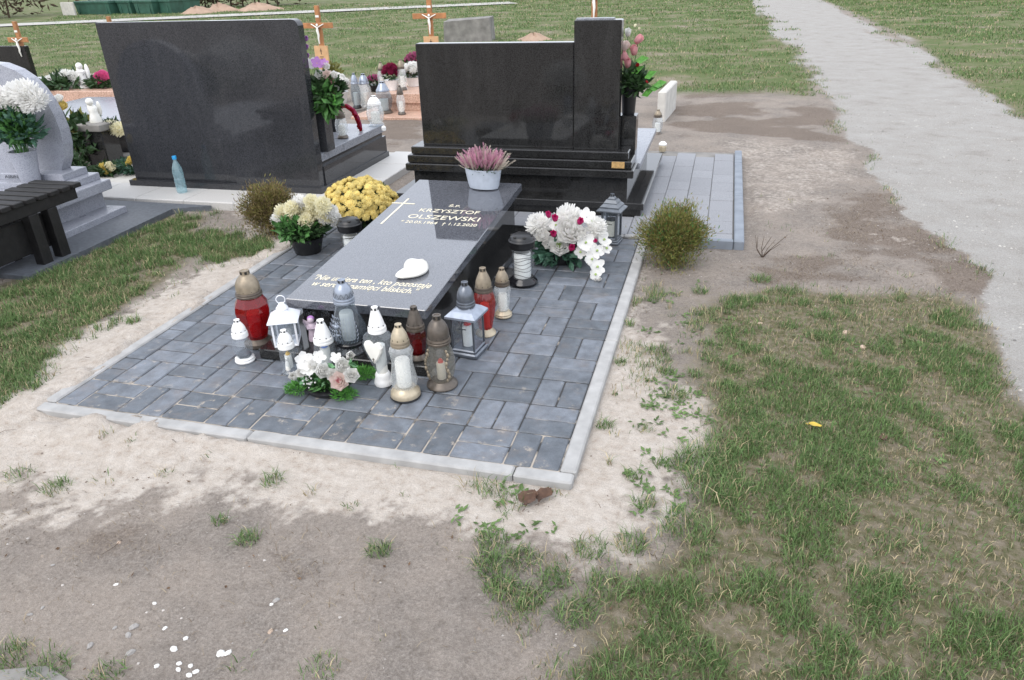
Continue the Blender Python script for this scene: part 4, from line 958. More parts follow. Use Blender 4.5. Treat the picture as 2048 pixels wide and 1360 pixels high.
# ---- white-lemon chrysanthemums in black pot
x, y, _ = gp(617, 503, 0); t = thing('potted_chrysanthemum', 'cream white large-headed chrysanthemums in a black pot on the left pavers', 'potted plant', (x, y, .001))
part('pot', MB().lathe([(.078,0),(.100,.085),(.106,.087),(.106,.098),(.096,.098),(1e-4,.09)], 28), 'black_plastic', t, 40)
mb = MB(); foliage(mb, (0,0,.145), (.135,.125,.055), 620, .055, .026); stuff(part('foliage', mb, 'leaf_dark', t))
mb = MB(); foliage(mb, (-.02,-.07,.165), (.12,.07,.05), 180, .06, .03); stuff(part('foliage', mb, 'leaf_green', t))
for (hx, hy) in ((560,440),(566,425),(585,418),(600,406),(622,404),(645,412),(660,424),(668,440),(648,436),(626,424),(604,428),(588,438),(612,442),(634,446),(580,430),(655,432),(640,424)):
    q = vp(hx, hy, y-.02-random.uniform(-.05,.06)); d = Vector((q[0]-x, q[1]-y-.05, .13))
    head(t, 'mum2', random.choice(('petal_cream','petal_white','petal_cream')), local(t, q), d, random.uniform(.048,.060))

# ---- white rose arrangement in front
x, y, _ = gp(655, 782, 0); t = thing('flower_arrangement', 'low arrangement of white roses and green sprigs in front of the lanterns', 'flower arrangement', (x, y, .001))
part('tray', MB().lathe([(.060,0),(.070,.02),(.066,.022),(1e-4,.02)], 24, sx=1.4), 'black_plastic', t, 40)
mb = MB(); foliage(mb, (0,.015,.038), (.105,.05,.026), 330, .030, .015); stuff(part('foliage', mb, 'leaf_dark', t))
mb = MB(); foliage(mb, (-.01,.005,.040), (.105,.05,.026), 150, .036, .020); stuff(part('foliage', mb, 'leaf_green', t))
for (sx_, sy_, rx, n, m_) in ((728,742,.052,460,'leaf_bright'),(688,784,.050,480,'leaf_bright'),(592,772,.046,380,'leaf_bright'),(645,772,.050,380,'leaf_green'),(710,728,.035,220,'leaf_green')):
    q = gp(sx_, sy_+4, .018); mb = MB(); foliage(mb, local(t, q), (rx, rx*.8, .016), n, .020, .0045, .5); stuff(part('sprig', mb, m_, t))
for (sx_, sy_) in ((665,740),(672,736),(645,766),(600,760),(700,728)):
    q = local(t, vp(sx_, sy_, y-.01))
    for k in range(4): part('leaf', MB().leaf(q, (random.gauss(0,1), -.5, random.gauss(.3,.6)), .042, .030), 'leaf_mint', t)
for (hx, hy, kind, m_, r_, dy) in ((678.6,762,'rose','petal_blush',.031,-.035),(702.6,750,'rose2','petal_white',.028,-.02),(684,731,'rose','petal_white',.026,.01),(645.4,742,'rose2','petal_white',.028,-.02),
        (610,722,'lily','petal_white',.031,.0),(619,737,'orchid','petal_white',.028,-.01),(587,753,'bud','petal_white',.023,-.02),(700,711,'bud','petal_white',.024,.025),(637,714,'orchid','petal_white',.023,.01),(664,748,'rose2','petal_white',.022,-.02),(628,728,'rose2','petal_white',.022,.0),(672,716,'orchid','petal_white',.020,.02),(602,744,'rose2','petal_white',.020,-.02)):
    q = vp(hx, hy, y+dy-.03); r_ *= 1.3; head(t, kind, m_, local(t, q), Vector((.30+random.gauss(0,.25), -.70, .65+random.gauss(0,.15))), r_)
    if m_ == 'petal_blush': head(t, 'rose2', 'petal_pink', local(t, q)+Vector((.004,-.010,.010)), Vector((.25,-.7,.65)), .013)
mb = MB()
for k in range(26): 
    q = local(t, vp(616+random.gauss(0,6), 765+random.gauss(0,6), y-.045)); mb.ball(q, random.uniform(.0028,.0045), 6, 4)
stuff(part('berry_sprig', mb, 'petal_white', t))

# ---- white and pink bouquet with cascade
x, y, _ = gp(1122, 522, 0); t = thing('flower_arrangement', 'large white and magenta flower arrangement cascading onto the pavers beside the slab', 'flower arrangement', (x, y, .001))
part('holder', MB().lathe([(.075,0),(.085,.03),(.095,.085),(1e-4,.08)], 26), 'black_plastic', t, 40)
mb = MB(); foliage(mb, (.01,.02,.11), (.12,.07,.05), 260, .065, .04, .1); stuff(part('foliage', mb, 'leaf_dark', t))
mb = MB(); foliage(mb, (-.01,-.06,.07), (.15,.05,.04), 110, .075, .045, -.25); stuff(part('foliage', mb, 'leaf_bluegreen', t))
for (hx, hy, kind, m_, r_, dy) in ((1078,452,'mum','petal_white',.060,.0),(1137,436,'mum','petal_white',.064,.03),(1193,456,'mum','petal_white',.048,.0),(1139,463,'rose','petal_white',.066,-.05),(1084,471,'rose2','petal_white',.038,-.06),
        (1119,493,'rose','petal_white',.046,-.085),(1174,434,'lily','petal_white',.042,.02),(1171,486,'orchid','petal_white',.048,-.08),(1193,502,'orchid','petal_white',.036,-.09),(1183,519,'orchid','petal_white',.038,-.13),
        (1194,534,'orchid','petal_white',.038,-.16),(1190,549,'orchid','petal_white',.030,-.20),(1199,560,'bud','petal_white',.012,-.23),(1190,569,'bud','petal_white',.011,-.245),(1197,569,'bud','petal_white',.010,-.245),
        (1207,480,'orchid','petal_white',.036,-.03),(1212,497,'orchid','petal_white',.028,-.05),(1097,430,'bud','petal_magenta',.021,.03),(1110,437,'bud','petal_magenta',.024,.0),(1160,443,'bud','petal_magenta',.024,-.01),
        (1098,486,'rose2','petal_white',.036,-.07),(1156,468,'rose','petal_white',.040,-.06),(1112,452,'orchid','petal_white',.034,-.03),(1160,505,'orchid','petal_white',.030,-.10),(1184,444,'orchid','petal_white',.034,.01),(1107,468,'bud','petal_magenta',.024,-.09),(1143,496,'bud','petal_magenta',.024,-.10),(1190,482,'bud','petal_magenta',.014,-.07)):
    q = vp(hx, hy, y+dy-(.09 if m_ == 'petal_magenta' else .03)); lq = local(t, q); r_ *= 1.30
    if lq.z < .006: lq.z = .012
    d = Vector((lq.x*2.2+.12, -.55+(lq.y)*2, .55+lq.z)); head(t, kind, m_, lq, d, r_)
    if (hx, hy) == (1119,493): head(t, 'rose2', 'petal_green', lq+Vector((.002,-.010,.012)), d, .020)
    if kind == 'orchid' and r_ > .03: part('flower_centre', MB().ball(lq+d.normalized()*.010, .007, 8, 6), 'petal_green', t, 60)
mb = MB(); mb.tube([local(t, vp(a, b, y+c)) for a, b, c in ((1165,480,-.06),(1190,515,-.13),(1196,548,-.20),(1198,570,-.245))], .003, 6); part('stem', mb, 'leaf_green', t)

# ---- dwarf conifer shrubs
def shrub(label, px, py, rx, h, mats, lean=(0,0)):
    x, y, _ = gp(px, py, GZ); t = thing('conifer_shrub', label, 'shrub', (x, y, gz(x, y)-.01))
    mb = MB()
    for k in range(9):
        a = k*.7; mb.tube([(0,0,0),(rx*.3*math.cos(a), rx*.3*math.sin(a), h*.35),(rx*.6*math.cos(a), rx*.6*math.sin(a), h*.7)], [.008,.005,.002], 5)
    part('stem', mb, 'twig', t)
    tips = []
    for k in range(64):
        z_ = 1-1.75*(k+.5)/64; a = k*2.39996+random.gauss(0,.25); s_ = math.sqrt(max(0, 1-z_*z_)); d = Vector((s_*math.cos(a), s_*math.sin(a), z_))
        q = random.uniform(.62,1.0)*(1+.10*math.sin(3*a+rx*50)); tips.append((Vector((d.x*rx*q*(1-.2*max(0,-z_)), d.y*rx*q*(1-.2*max(0,-z_)), h*.50+d.z*h*.46*q)), d))
    for mi, (m_, n) in enumerate(mats):
        mb = MB()
        for i in range(n):
            tp, d = random.choice(tips) if random.random() < .85 else (Vector((random.gauss(0,.3)*rx, random.gauss(0,.3)*rx, h*random.uniform(.15,.75))), Vector((0,0,1)))
            sp_ = rx*.13; p = tp-d*abs(random.gauss(0, rx*.28))+Vector((random.gauss(0,sp_), random.gauss(0,sp_), random.gauss(0,sp_)))
            p.z = max(.005, p.z); o = d*.8+Vector((random.gauss(0,.4), random.gauss(0,.4), .6+random.gauss(0,.35)))
            mb.leaf(p, o, random.uniform(.012,.034), random.uniform(.003,.0065), fold=.1)
        stuff(part('foliage', mb, m_, t))
shrub('round olive green dwarf conifer beside the right kerb', 1345, 530, .205, .37, (('shrub_olive', 13000), ('shrub_brown', 4500), ('leaf_green', 2600)))
shrub('brownish dwarf conifer behind the cream chrysanthemum pot', 550, 468, .195, .38, (('shrub_brown', 11500), ('shrub_olive', 5500), ('twig', 1200)))

# ---- two plantings behind the photographer that the polished headstones mirror
def dome(label, x, y, r, h, fm, n, hr):
    t = thing('flower_bush', label, 'flowers', (x, y, GZ-.01)); mb = MB(); foliage(mb, (0,0,h*.5), (r*.85,r*.85,h*.42), 500, r*.22, r*.10); stuff(part('foliage', mb, 'leaf_green', t))
    for k in range(n):
        z_ = 1-.95*(k+.5)/n; a = k*2.39996; s_ = math.sqrt(1-z_*z_); head(t, 'mum2', fm, (s_*math.cos(a)*r, s_*math.sin(a)*r, h*.45+z_*h*.5), (s_*math.cos(a), s_*math.sin(a), z_+.2), hr)
dome('low white flowering mound mirrored in the black headstone', -1.62, -2.05, .25, .42, 'petal_white', 80, .055)
dome('wide white flowering mound mirrored in the graphite headstone', -6.45, -2.0, .48, .72, 'petal_white', 80, .10)

# ---- plastic bottle
x, y, _ = gp(365, 385, .016); t = thing('water_bottle', 'pale blue plastic water bottle standing against the graphite monument', 'bottle', (x, y, .017))
part('bottle_body', MB().lathe([(.030,0),(.038,.006),(.040,.02),(.040,.06),(.037,.066),(.040,.072),(.040,.11),(.036,.118),(.040,.126),(.040,.17),(.034,.20),(.020,.235),(.014,.25),(.0135,.268)], 26, cap=False), 'glass_bottle', t, 50)
part('cap', MB().lathe([(.0165,.262),(.0168,.284),(.015,.287),(1e-4,.288)], 18), 'bottle_cap', t, 40)

# ---- vase of white chrysanthemums on the light monument
t = thing('flower_vase', 'white pompom chrysanthemums in a tapered grey granite vase before the arched headstone', 'flower vase', (-4.165, 2.03, .241))
part('vase', MB().lathe([(.050,0),(.055,.004),(.068,.14),(.088,.262),(.092,.272),(.080,.272),(.070,.24),(1e-4,.235)], 32), 'granite_light', t, 50)
mb = MB()
for k in range(26):
    a = random.uniform(0,6.28); mb.tube([(.03*math.cos(a), .03*math.sin(a), .23),(.07*math.cos(a), .06*math.sin(a), .40),(.11*math.cos(a), .09*math.sin(a), .54)], .003, 4)
part('stem', mb, 'leaf_green', t)
mb = MB(); foliage(mb, (.0,0,.44), (.13,.09,.11), 330, .075, .038); stuff(part('foliage', mb, 'leaf_green', t))
mb = MB(); foliage(mb, (.03,0,.42), (.15,.09,.09), 150, .085, .045); stuff(part('foliage', mb, 'leaf_bluegreen', t))
for (hx, hy, r_) in ((8,197,.085),(30,186,.075),(52,186,.095),(72,200,.085),(30,205,.08),(-18,190,.085),(60,212,.06)):
    q = vp(hx, hy, 2.03+random.uniform(-.03,.03)); head(t, 'mum', 'petal_white', local(t, q), Vector((.2,-.5,.7)), r_)

# ---- monument B vase flowers
t = thing('flower_vase', 'pink magnolia stems and broad green leaves beside the black pillar', 'flower vase', (-.1925, 3.2075, .606))
part('vase', MB().lathe([(.040,0),(.044,.01),(.050,.12),(.058,.185),(.052,.185),(1e-4,.17)], 24), 'black_plastic', t, 45)
mb = MB(); foliage(mb, (.02,0,.20), (.07,.06,.06), 130, .09, .05); stuff(part('foliage', mb, 'leaf_dark', t))
for (hx, hy) in ((1300,150),(1310,170),(1295,185),(1282,115),(1318,165),(1275,140)):
    q = local(t, vp(hx, hy, 3.16)); part('leaf', MB().leaf(q-Vector((.04,0,.02)), (.9,-.2,random.uniform(-.1,.5)), .10, .075, (random.gauss(0,.3),-.6,.8), .1), 'leaf_bright', t)
mb = MB()
for (hx, hy) in ((1255,66),(1275,80),(1250,100),(1262,130)): mb.tube([(0,0,.16), local(t, vp(hx, hy+14, 3.2)), local(t, vp(hx, hy, 3.2))], .003, 5)
part('stem', mb, 'leaf_green', t)
for (hx, hy, m_, r_) in ((1256,66,'petal_white',.036),(1276,80,'petal_pink',.042),(1249,94,'petal_blush',.046),(1268,102,'petal_pink',.044),(1250,114,'petal_pink',.044),(1256,128,'petal_pink',.042),(1274,131,'petal_red',.020),(1248,110,'petal_red',.018),(1294,164,'petal_red',.014),(1270,52,'petal_cream',.014),(1278,58,'petal_cream',.012)):
    head(t, 'bud', m_, local(t, vp(hx, hy, 3.18)), Vector((random.gauss(.2,.5), random.gauss(-.4,.3), .9)), r_)

# ---- monument A vase flowers
t = thing('flower_vase', 'violet orchids and white blooms in the vase beside the graphite monument', 'flower vase', (-2.5225, 3.20, .602))
part('vase', MB().lathe([(.040,0),(.044,.01),(.048,.06),(.050,.09),(1e-4,.085)], 24), 'black_plastic', t, 45)
mb = MB(); foliage(mb, (.08,-.01,.14), (.11,.08,.09), 260, .09, .055, .0); stuff(part('foliage', mb, 'leaf_dark', t))
mb = MB(); foliage(mb, (.10,-.05,.10), (.10,.06,.07), 80, .11, .07, -.2); stuff(part('foliage', mb, 'leaf_green', t))
for k in range(5): part('leaf', MB().leaf(local(t, vp(650+k*5, 185+k*4, 3.12)), (.6,-.3,random.uniform(-.7,.1)), .10, .07, (random.gauss(0,.4),-.7,.7), .2), 'leaf_bright' if k % 2 else 'leaf_green', t)
for (hx, hy, kind, m_, r_) in ((612,78,'bud','petal_violet',.028),(612,95,'bud','petal_violet',.030),(614,112,'bud','petal_violet',.028),(622,128,'orchid','petal_white',.05),(634,126,'orchid','petal_violet',.05),(648,125,'orchid','petal_violet',.032),(652,132,'rose2','petal_white',.032),
        (640,150,'rose','petal_white',.042),(655,150,'rose','petal_blush',.040),(668,150,'rose2','petal_white',.034),(664,164,'bud','petal_pink',.034),(672,176,'rose2','petal_white',.028),(668,188,'rose2','petal_cream',.026)):
    head(t, kind, m_, local(t, vp(hx, hy, 3.16)), Vector((.5, -.6, .5)), r_)
mb = MB(); mb.tube([(0,0,.05), local(t, vp(614,130,3.18)), local(t, vp(610,74,3.18))], .004, 5); mb.tube([(0,0,.05), local(t, vp(660,170,3.18))], .004, 5); part('stem', mb, 'leaf_green', t)

# ---- things on monument A's cover slab
ZA = .302
def simple_lantern(label, px, py, z, h, r, glass, lidm, basem, style='bell', group=None, n=24, fat=1.0):
    t = lant(label, px, py, z, group=group); lh = h*.30
    part('base', MB().lathe([(r*.85,0),(r*.92,h*.02),(r*.85,h*.06),(r*.7,h*.10)], n), basem, t, 40)
    shell(t, [(r*.66,h*.09),(r*.9*fat,h*.22),(r*fat,h*.42),(r*.92*fat,h*.56),(r*.74,h*.68)], glass, n)
    part('candle', MB().lathe([(r*.5,h*.10),(r*.5,h*.45),(1e-4,h*.46)], 14), 'wax', t, 40)
    cap(t, h*.70, r*.74, lh-.02 if lh > .05 else lh, lidm, style, False); return t
simple_lantern('milky white tulip glass lantern with dark lid on the graphite monument slab', 686, 276, ZA, .235, .052, 'glass_milky', 'bronze_dark', 'bronze_plastic')
simple_lantern('round clear engraved glass lantern with white lid on the graphite monument slab', 753, 251, ZA, .255, .078, 'glass_milky', 'white_plastic', 'glass_clear')
x, y, _ = gp(668, 262, ZA); t = thing('potted_plant', 'pink flowers in a dark pot behind the milky white lantern', 'potted plant', (x, y, ZA))
part('pot', MB().lathe([(.045,0),(.062,.10),(.066,.10),(.066,.11),(1e-4,.105)], 20), 'black_plastic', t, 40)
mb = MB(); foliage(mb, (0,0,.13), (.07,.06,.035), 140, .05, .03); stuff(part('foliage', mb, 'leaf_bright', t))
for dx, dz, m_ in ((-.06,.16,'petal_hotpink'),(-.075,.12,'petal_hotpink'),(-.02,.17,'petal_lemon'),(.01,.17,'petal_hotpink'),(-.045,.185,'petal_hotpink')): head(t, 'rose2', m_, (dx, -.03, dz), (0,-.6,.6), .030)
x, y, _ = gp(706, 262, ZA); t = thing('wreath', 'dark red flower wreath standing behind the milky lantern', 'wreath', (x, y, ZA))
mb = MB(); pts = [(-.10+.02, .02, .20), (-.04,.02,.205),(.02,.01,.17),(.055,0,.11),(.07,0,.05),(.078,0,.012)]
mb.tube(pts, [.012,.02,.022,.022,.02,.012], 8); part('ring', mb, 'petal_burgundy', t, 60)
for i in range(len(pts)-1):
    for k in range(4): 
        q = Vector(pts[i]).lerp(Vector(pts[i+1]), k/4)+Vector((random.gauss(0,.006), -.016, random.gauss(0,.006))); head(t, 'rose2', 'petal_red', q, (.2,-.8,.4), .017)
for (px_, py_, lb_) in ((722,256,'tiny white votive light between the red wreath and the round engraved lantern'),(768,257,'tiny white votive light at the slab edge past the round engraved lantern')):
    x, y, _ = gp(px_, py_+4, ZA); t = thing('votive_light', lb_, 'votive light', (x, y, ZA), 0, 'votive lights on the graphite monument')
    part('cup', MB().lathe([(.018,0),(.020,.02),(.019,.026)], 16), 'white_plastic', t, 40); part('lid', MB().lathe([(.020,.026),(.014,.036),(.008,.040),(1e-4,.041)], 16), 'white_plastic', t, 40)
# lights beside monument B
simple_lantern('small lantern with tan lid on the sand beyond the black monument', 1314, 268, GZ, .24, .055, 'glass_clear', 'gold_plastic', 'bronze_plastic')
x, y, _ = gp(1318, 303, .0); t = thing('votive_light', 'small cream votive cup beside the black monument plinth', 'votive light', (x+.03, y, .004))
part('cup', MB().lathe([(.030,0),(.034,.03),(.034,.05),(.03,.055)], 18), 'gold_pale', t, 40); part('lid', MB().lathe([(.035,.055),(.036,.065),(.024,.08),(.012,.086),(1e-4,.087)], 18), 'white_plastic', t, 40)
a0 = gp(1322, 243, GZ); t = thing('marker_stone', 'white upright edge stone on the sand beyond the black monument', 'stone', (a0[0], a0[1], GZ-.02), R(-4))
part('slab', MB().box(-.05, .04, 0, .85, 0, .33, .012), 'concrete_white', t)

# ------------------------------------------------------------------ wooden crosses beyond the monuments
def cross(label, bx_, by_, tpx, tpy, barw, fig=True, plaque=True):
    x, y, _ = gp(bx_, by_, GZ); H = vp(tpx, tpy, y)[2]-GZ
    t = thing('wooden_cross', label, 'cross', (x, y, GZ-.02), R(random.uniform(-4,4)), 'brown wooden crosses on fresh graves')
    part('upright', MB().box(-.036,.036,-.022,.022,0,H,.004), 'wood_cross', t)
    zb = H-.27; part('crossbar', MB().box(-barw/2,barw/2,-.045,-.0225,zb-.038,zb+.038,.004), 'wood_cross', t)
    if fig:
        mb = MB(); yf = -.062
        mb.tube([(0,yf,zb-.02),(0,yf-.008,zb-.07),(.006,yf,zb-.13),(.004,yf-.010,zb-.18),(0,yf+.004,zb-.25)], [.012,.020,.017,.013,.008], 8)
        mb.tube([(-.105,yf+.012,zb+.022),(-.05,yf,zb-.004),(0,yf,zb-.032),(.05,yf,zb-.004),(.105,yf+.012,zb+.022)], [.006,.008,.012,.008,.006], 6)
        mb.ball((.006,yf-.010,zb+.008), .017, 10, 8, (1,1,1.2))
        part('figure', mb, 'white_ceramic', t, 60)
        part('scroll', MB().box(-.028,.028,-.030,-.0222,zb+.11,zb+.14), 'white_ceramic', t)
    if plaque:
        pq = part('plaque', MB().add([(x_, y_, z_) for y_ in (-.046,-.0225) for x_, z_ in ((-.115,zb-.28),(-.11,zb-.54),(-.06,zb-.63),(.06,zb-.63),(.11,zb-.54),(.115,zb-.28))], [(0,1,2,3,4,5),(11,10,9,8,7,6)]+[(i,6+i,6+(i+1)%6,(i+1)%6) for i in range(6)]), 'wood_plaque', t)
        mb = MB(); mb.box(-.004,.004,-.050,-.0462,zb-.40,zb-.32); mb.box(-.018,.018,-.050,-.0462,zb-.355,zb-.347)
        for k in range(3): mb.box(-.03+.006*k,.03-.008*k,-.050,-.0462,zb-.44-.03*k,zb-.432-.03*k)
        part('inscription', mb, 'ink', pq)
cross('brown wooden cross with white crucifix figure and plaque beside the violet orchids', 655, 172, 630, 8, .50)
cross('brown wooden cross with white crucifix figure above the black headstone left end', 870, 165, 866, -12, .52)
cross('brown wooden cross rising behind the black pillar', 1186, 190, 1196, -60, .50)
cross('brown wooden cross with white figure beside the far black headstone', 70, 178, 25, 40, .40, True, False)
cross('brown wooden cross top just showing over the graphite monument', 246, 150, 228, 30, .46, False, False)
# far black headstone at the left edge
q = vp(48, 92, 8.2); t = thing('headstone', 'plain black headstone beyond the arched light granite monument', 'headstone', (q[0]-.55, 8.2, GZ-.02))
part('stone', MB().box(-.55,.55,0,.09,.10,q[2]-GZ+.02,.008), 'granite_black', t); part('footing', MB().box(-.65,.65,-.05,.9,0,.10,.008), 'granite_black', t)
q = gp(80, 128, .0)

# ------------------------------------------------------------------ pink granite grave with lanterns, between the monuments
t = thing('grave', 'low pink granite grave crowded with lanterns between the two dark monuments', 'grave', (-3.0, 6.15, GZ))
part('apron', MB().box(-.80,.75,0,2.6,-.02,.035,.004), 'granite_pink', t)
part('lower_tier', MB().box(-.62,.65,.45,2.45,.035,.125,.004), 'granite_pink', t)
part('upper_tier', MB().box(-.66,.68,.42,2.48,.126,.235,.005), 'granite_pink', t)
ZP = GZ+.036; ZT = GZ+.236
G_ = 'lanterns on the pink granite grave'
simple_lantern('grey lantern with dark lid at the corner of the pink granite grave', 715, 217, ZP, .42, .060, 'glass_grey', 'silver_plastic', 'black_plastic', group=G_)
simple_lantern('frosted white lantern with silver lid before the pink granite grave', 733, 214, ZP, .40, .085, 'glass_milky', 'silver_plastic', 'glass_clear', group=G_)
simple_lantern('fat silver pear lantern leaning on the pink granite step', 770, 226, ZP, .36, .105, 'glass_grey', 'silver_plastic', 'bronze_dark', 'cone', group=G_)
simple_lantern('slim white lantern with brown lid and base on the pink apron', 804, 229, ZP, .33, .052, 'glass_milky', 'bronze_plastic', 'bronze_plastic', group=G_)
simple_lantern('tall cream lantern at the left of the burgundy flowers', 766, 178, ZT, .32, .055, 'glass_milky', 'gold_plastic', 'gold_pale', group=G_)
simple_lantern('tall cream lantern at the right of the burgundy flowers', 806, 180, ZT, .36, .058, 'glass_milky', 'gold_plastic', 'bronze_plastic', group=G_)
simple_lantern('short gold lantern before the white chrysanthemums on the pink grave', 821, 172, ZT, .22, .052, 'glass_smoke', 'gold_pale', 'gold_pale', group=G_)
def potflowers(label, px, py, z, potm, fm, leafm, r, h, nh, hr, kind='mum2', cat='potted plant'):
    x, y, _ = gp(px, py, z); t = thing('potted_flowers', label, cat, (x, y, z+.001))
    part('pot', MB().lathe([(r*.62,0),(r*.85,h*.38),(r*.9,h*.40),(1e-4,h*.38)], 20), potm, t, 40)
    mb = MB(); foliage(mb, (0,0,h*.58), (r*.85,r*.8,h*.22), 150, r*.45, r*.22); stuff(part('foliage', mb, leafm, t))
    for k in range(nh):
        z_ = 1-.9*(k+.5)/nh; a = k*2.4; s_ = math.sqrt(1-z_*z_); head(t, kind, fm, (s_*math.cos(a)*r*.8, s_*math.sin(a)*r*.8, h*.64+z_*h*.30), (s_*math.cos(a), s_*math.sin(a), z_+.3), hr)
    return t
potflowers('burgundy chrysanthemums in a white bowl on the pink granite grave', 785, 180, ZT, 'white_plastic', 'petal_burgundy', 'leaf_dark', .10, .30, 14, .045)
potflowers('white chrysanthemums on the pink granite grave beside the monument edge', 828, 172, ZT, 'white_plastic', 'petal_white', 'leaf_dark', .12, .27, 14, .05)
potflowers('wine red heather behind the white chrysanthemums on the pink grave', 834, 158, ZT, 'black_plastic', 'heather_wine', 'leaf_dark', .16, .34, 40, .035, 'bud')
potflowers('white flowers in a pale crumpled wrapping on the sand', 678, 206, GZ, 'white_plastic', 'petal_white', 'leaf_dark', .16, .36, 12, .055)
potflowers('low wine red heather on the sand beside the frosted lantern', 752, 182, GZ, 'black_plastic', 'heather_wine', 'leaf_dark', .14, .22, 26, .03, 'bud')
x, y, _ = gp(668, 172, GZ); t = thing('conifer_shrub', 'small dark green bush behind the violet orchids', 'shrub', (x, y, GZ))
mb = MB(); foliage(mb, (0,0,.17), (.16,.16,.17), 900, .05, .018); stuff(part('foliage', mb, 'shrub_olive', t))

# ------------------------------------------------------------------ crowded graves behind the light granite monument
t = thing('grave', 'low grave with pale blue-grey slab behind the arched headstone', 'grave', (-5.95, 3.95, GZ), R(4))
part('kerbing', MB().box(-.9,.95,-.15,1.7,-.02,.06,.006), 'concrete_old', t)
part('side', MB().box(-.8,.85,0,1.6,.06,.27,.006), 'granite_graphite', t)
part('cover_slab', MB().box(-.84,.89,-.04,1.64,.27,.33,.006), 'granite_bluegrey', t)
ZS = GZ+.331
x, y, _ = gp(222, 314, GZ+.06); t = thing('stone_post', 'dark brown stone post carrying white figurines behind the arched headstone', 'post', (-5.02, 3.62, GZ))
part('shaft', MB().box(-.11,.11,-.10,.10,-.02,.36,.008), 'granite_black', t); part('capital', MB().box(-.13,.13,-.12,.12,.36,.42,.008), 'concrete_old', t)
t = thing('angel_figurine', 'white kneeling angel figurine on the dark stone post', 'figurine', (-5.02, 3.62, GZ+.421), R(20)); t.scale = (.68,)*3
part('body', MB().lathe([(.075,0),(.08,.02),(.06,.09),(.05,.14),(.06,.19),(.03,.22)], 18), 'white_ceramic', t, 60); part('head', MB().ball((-.01,-.02,.265), .048, 12, 10), 'white_ceramic', t, 60)
part('wing', MB().ball((.06,.05,.17), .09, 10, 8, (.35,.25,1)), 'white_ceramic', t, 60); part('wing', MB().ball((-.06,.05,.17), .09, 10, 8, (.35,.25,1)), 'white_ceramic', t, 60)
def bunch(name, label, px, py, Y, base_z, heads, fm, leafm, r, hr, kind='rose2', cat='flowers'):
    q = vp(px, py, Y); t = thing(name, label, cat, (q[0], Y, base_z)); hz = max(.08, q[2]-base_z)
    mb = MB()
    for k in range(7):
        a = k*.9; mb.tube([(0,0,0),(r*.4*math.cos(a), r*.4*math.sin(a), hz*.5),(r*.7*math.cos(a), r*.7*math.sin(a), hz*.9)], .004, 4)
    part('stem', mb, 'leaf_green', t)
    mb = MB(); foliage(mb, (0,0,hz*.62), (r,r*.9,hz*.38), 240, r*.5, r*.24, .1); stuff(part('foliage', mb, leafm, t))
    for dx, dy, f_ in heads:
        p = vp(px+dx, py+dy, Y-.05); head(t, kind, f_ or fm, (p[0]-q[0], -.05, max(.02, p[2]-base_z)), (.15,-.55,.7), hr)
    return t
bunch('bouquet', 'cream and yellow roses lying at the foot of the stone post', 212, 330, 3.30, GZ+.02, ((-7,3,'petal_lemon'),(6,0,'petal_cream'),(-1,9,'petal_lemon'),(12,6,'petal_cream'),(4,12,'petal_lemon')), None, 'leaf_dark', .12, .042)
bunch('bouquet', 'yellow blooms tucked against the graphite monument edge', 258, 318, 3.36, GZ+.02, ((0,8,'petal_lemon'),(3,0,'petal_lemon')), None, 'leaf_bluegreen', .10, .036)
bunch('bouquet', 'yellow tulip leaning beside the arched headstone', 137, 315, 2.75, GZ+.02, ((0,-4,'petal_yellow'),(2,4,'petal_lemon')), None, 'leaf_dark', .12, .032, 'bud')
bunch('potted_chrysanthemum', 'single cream pompom chrysanthemum on the blue-grey grave slab', 224, 262, 3.72, ZS, ((0,-6,'petal_cream'),(19,5,'petal_cream')), None, 'leaf_dark', .10, .075, 'mum')
bunch('flower_bush', 'tall dark leafy arrangement with white and yellow blooms behind the arched headstone', 135, 235, 3.55, GZ, ((-17,-38,'petal_white'),(-12,-26,'petal_yellow'),(-8,-22,'petal_yellow'),(-20,-32,'petal_white')), None, 'leaf_dark', .26, .05)
bunch('flower_bush', 'olive conifer twigs standing behind the arched headstone', 165, 232, 3.9, GZ, (), None, 'shrub_olive', .20, .05)
t = thing('grave', 'terracotta pink granite grave behind the crowded slab', 'grave', (vp(235, 186, 5.75)[0]-1.0, 5.62, GZ), R(0))
part('lower_tier', MB().box(-.9,1.1,0,1.9,-.02,.16,.006), 'granite_pink', t); part('upper_tier', MB().box(-.8,1.0,.12,1.8,.16,.36,.006), 'granite_pink', t)
ZL = GZ+.361
bunch('flower_bush', 'large white chrysanthemum bouquet with dark leaves on the terracotta grave', 140, 168, 6.05, ZL, tuple((dx, dy, 'petal_white') for dx, dy in ((-38,-6),(-30,2),(-18,-8),(-8,-18),(6,-16),(16,-12),(24,-6),(-26,-12),(30,0),(14,16),(34,10),(-34,8))), None, 'leaf_dark', .30, .075, 'mum2')
bunch('potted_flowers', 'bright pink cyclamen in a pot on the terracotta grave', 204, 160, 6.05, ZL, tuple((dx, dy, 'petal_hotpink') for dx, dy in ((-8,-8),(0,-12),(8,-6),(14,-8),(-6,2),(4,-4))), None, 'leaf_dark', .17, .065, 'rose2')
t = thing('angel_figurine', 'pale stone angel between the white bouquet and the pink cyclamen', 'figurine', (vp(172, 180, 6.0)[0], 6.0, ZL)); t.scale = (.62,)*3
part('body', MB().lathe([(.12,0),(.12,.03),(.08,.14),(.07,.26),(.085,.32),(.04,.36)], 18), 'stone_white', t, 60); part('head', MB().ball((0,-.01,.42), .065, 12, 10), 'stone_white', t, 60)
for s_ in (-1, 1): part('wing', MB().ball((s_*.10,.06,.30), .13, 10, 8, (.4,.25,1.2)), 'stone_white', t, 60)
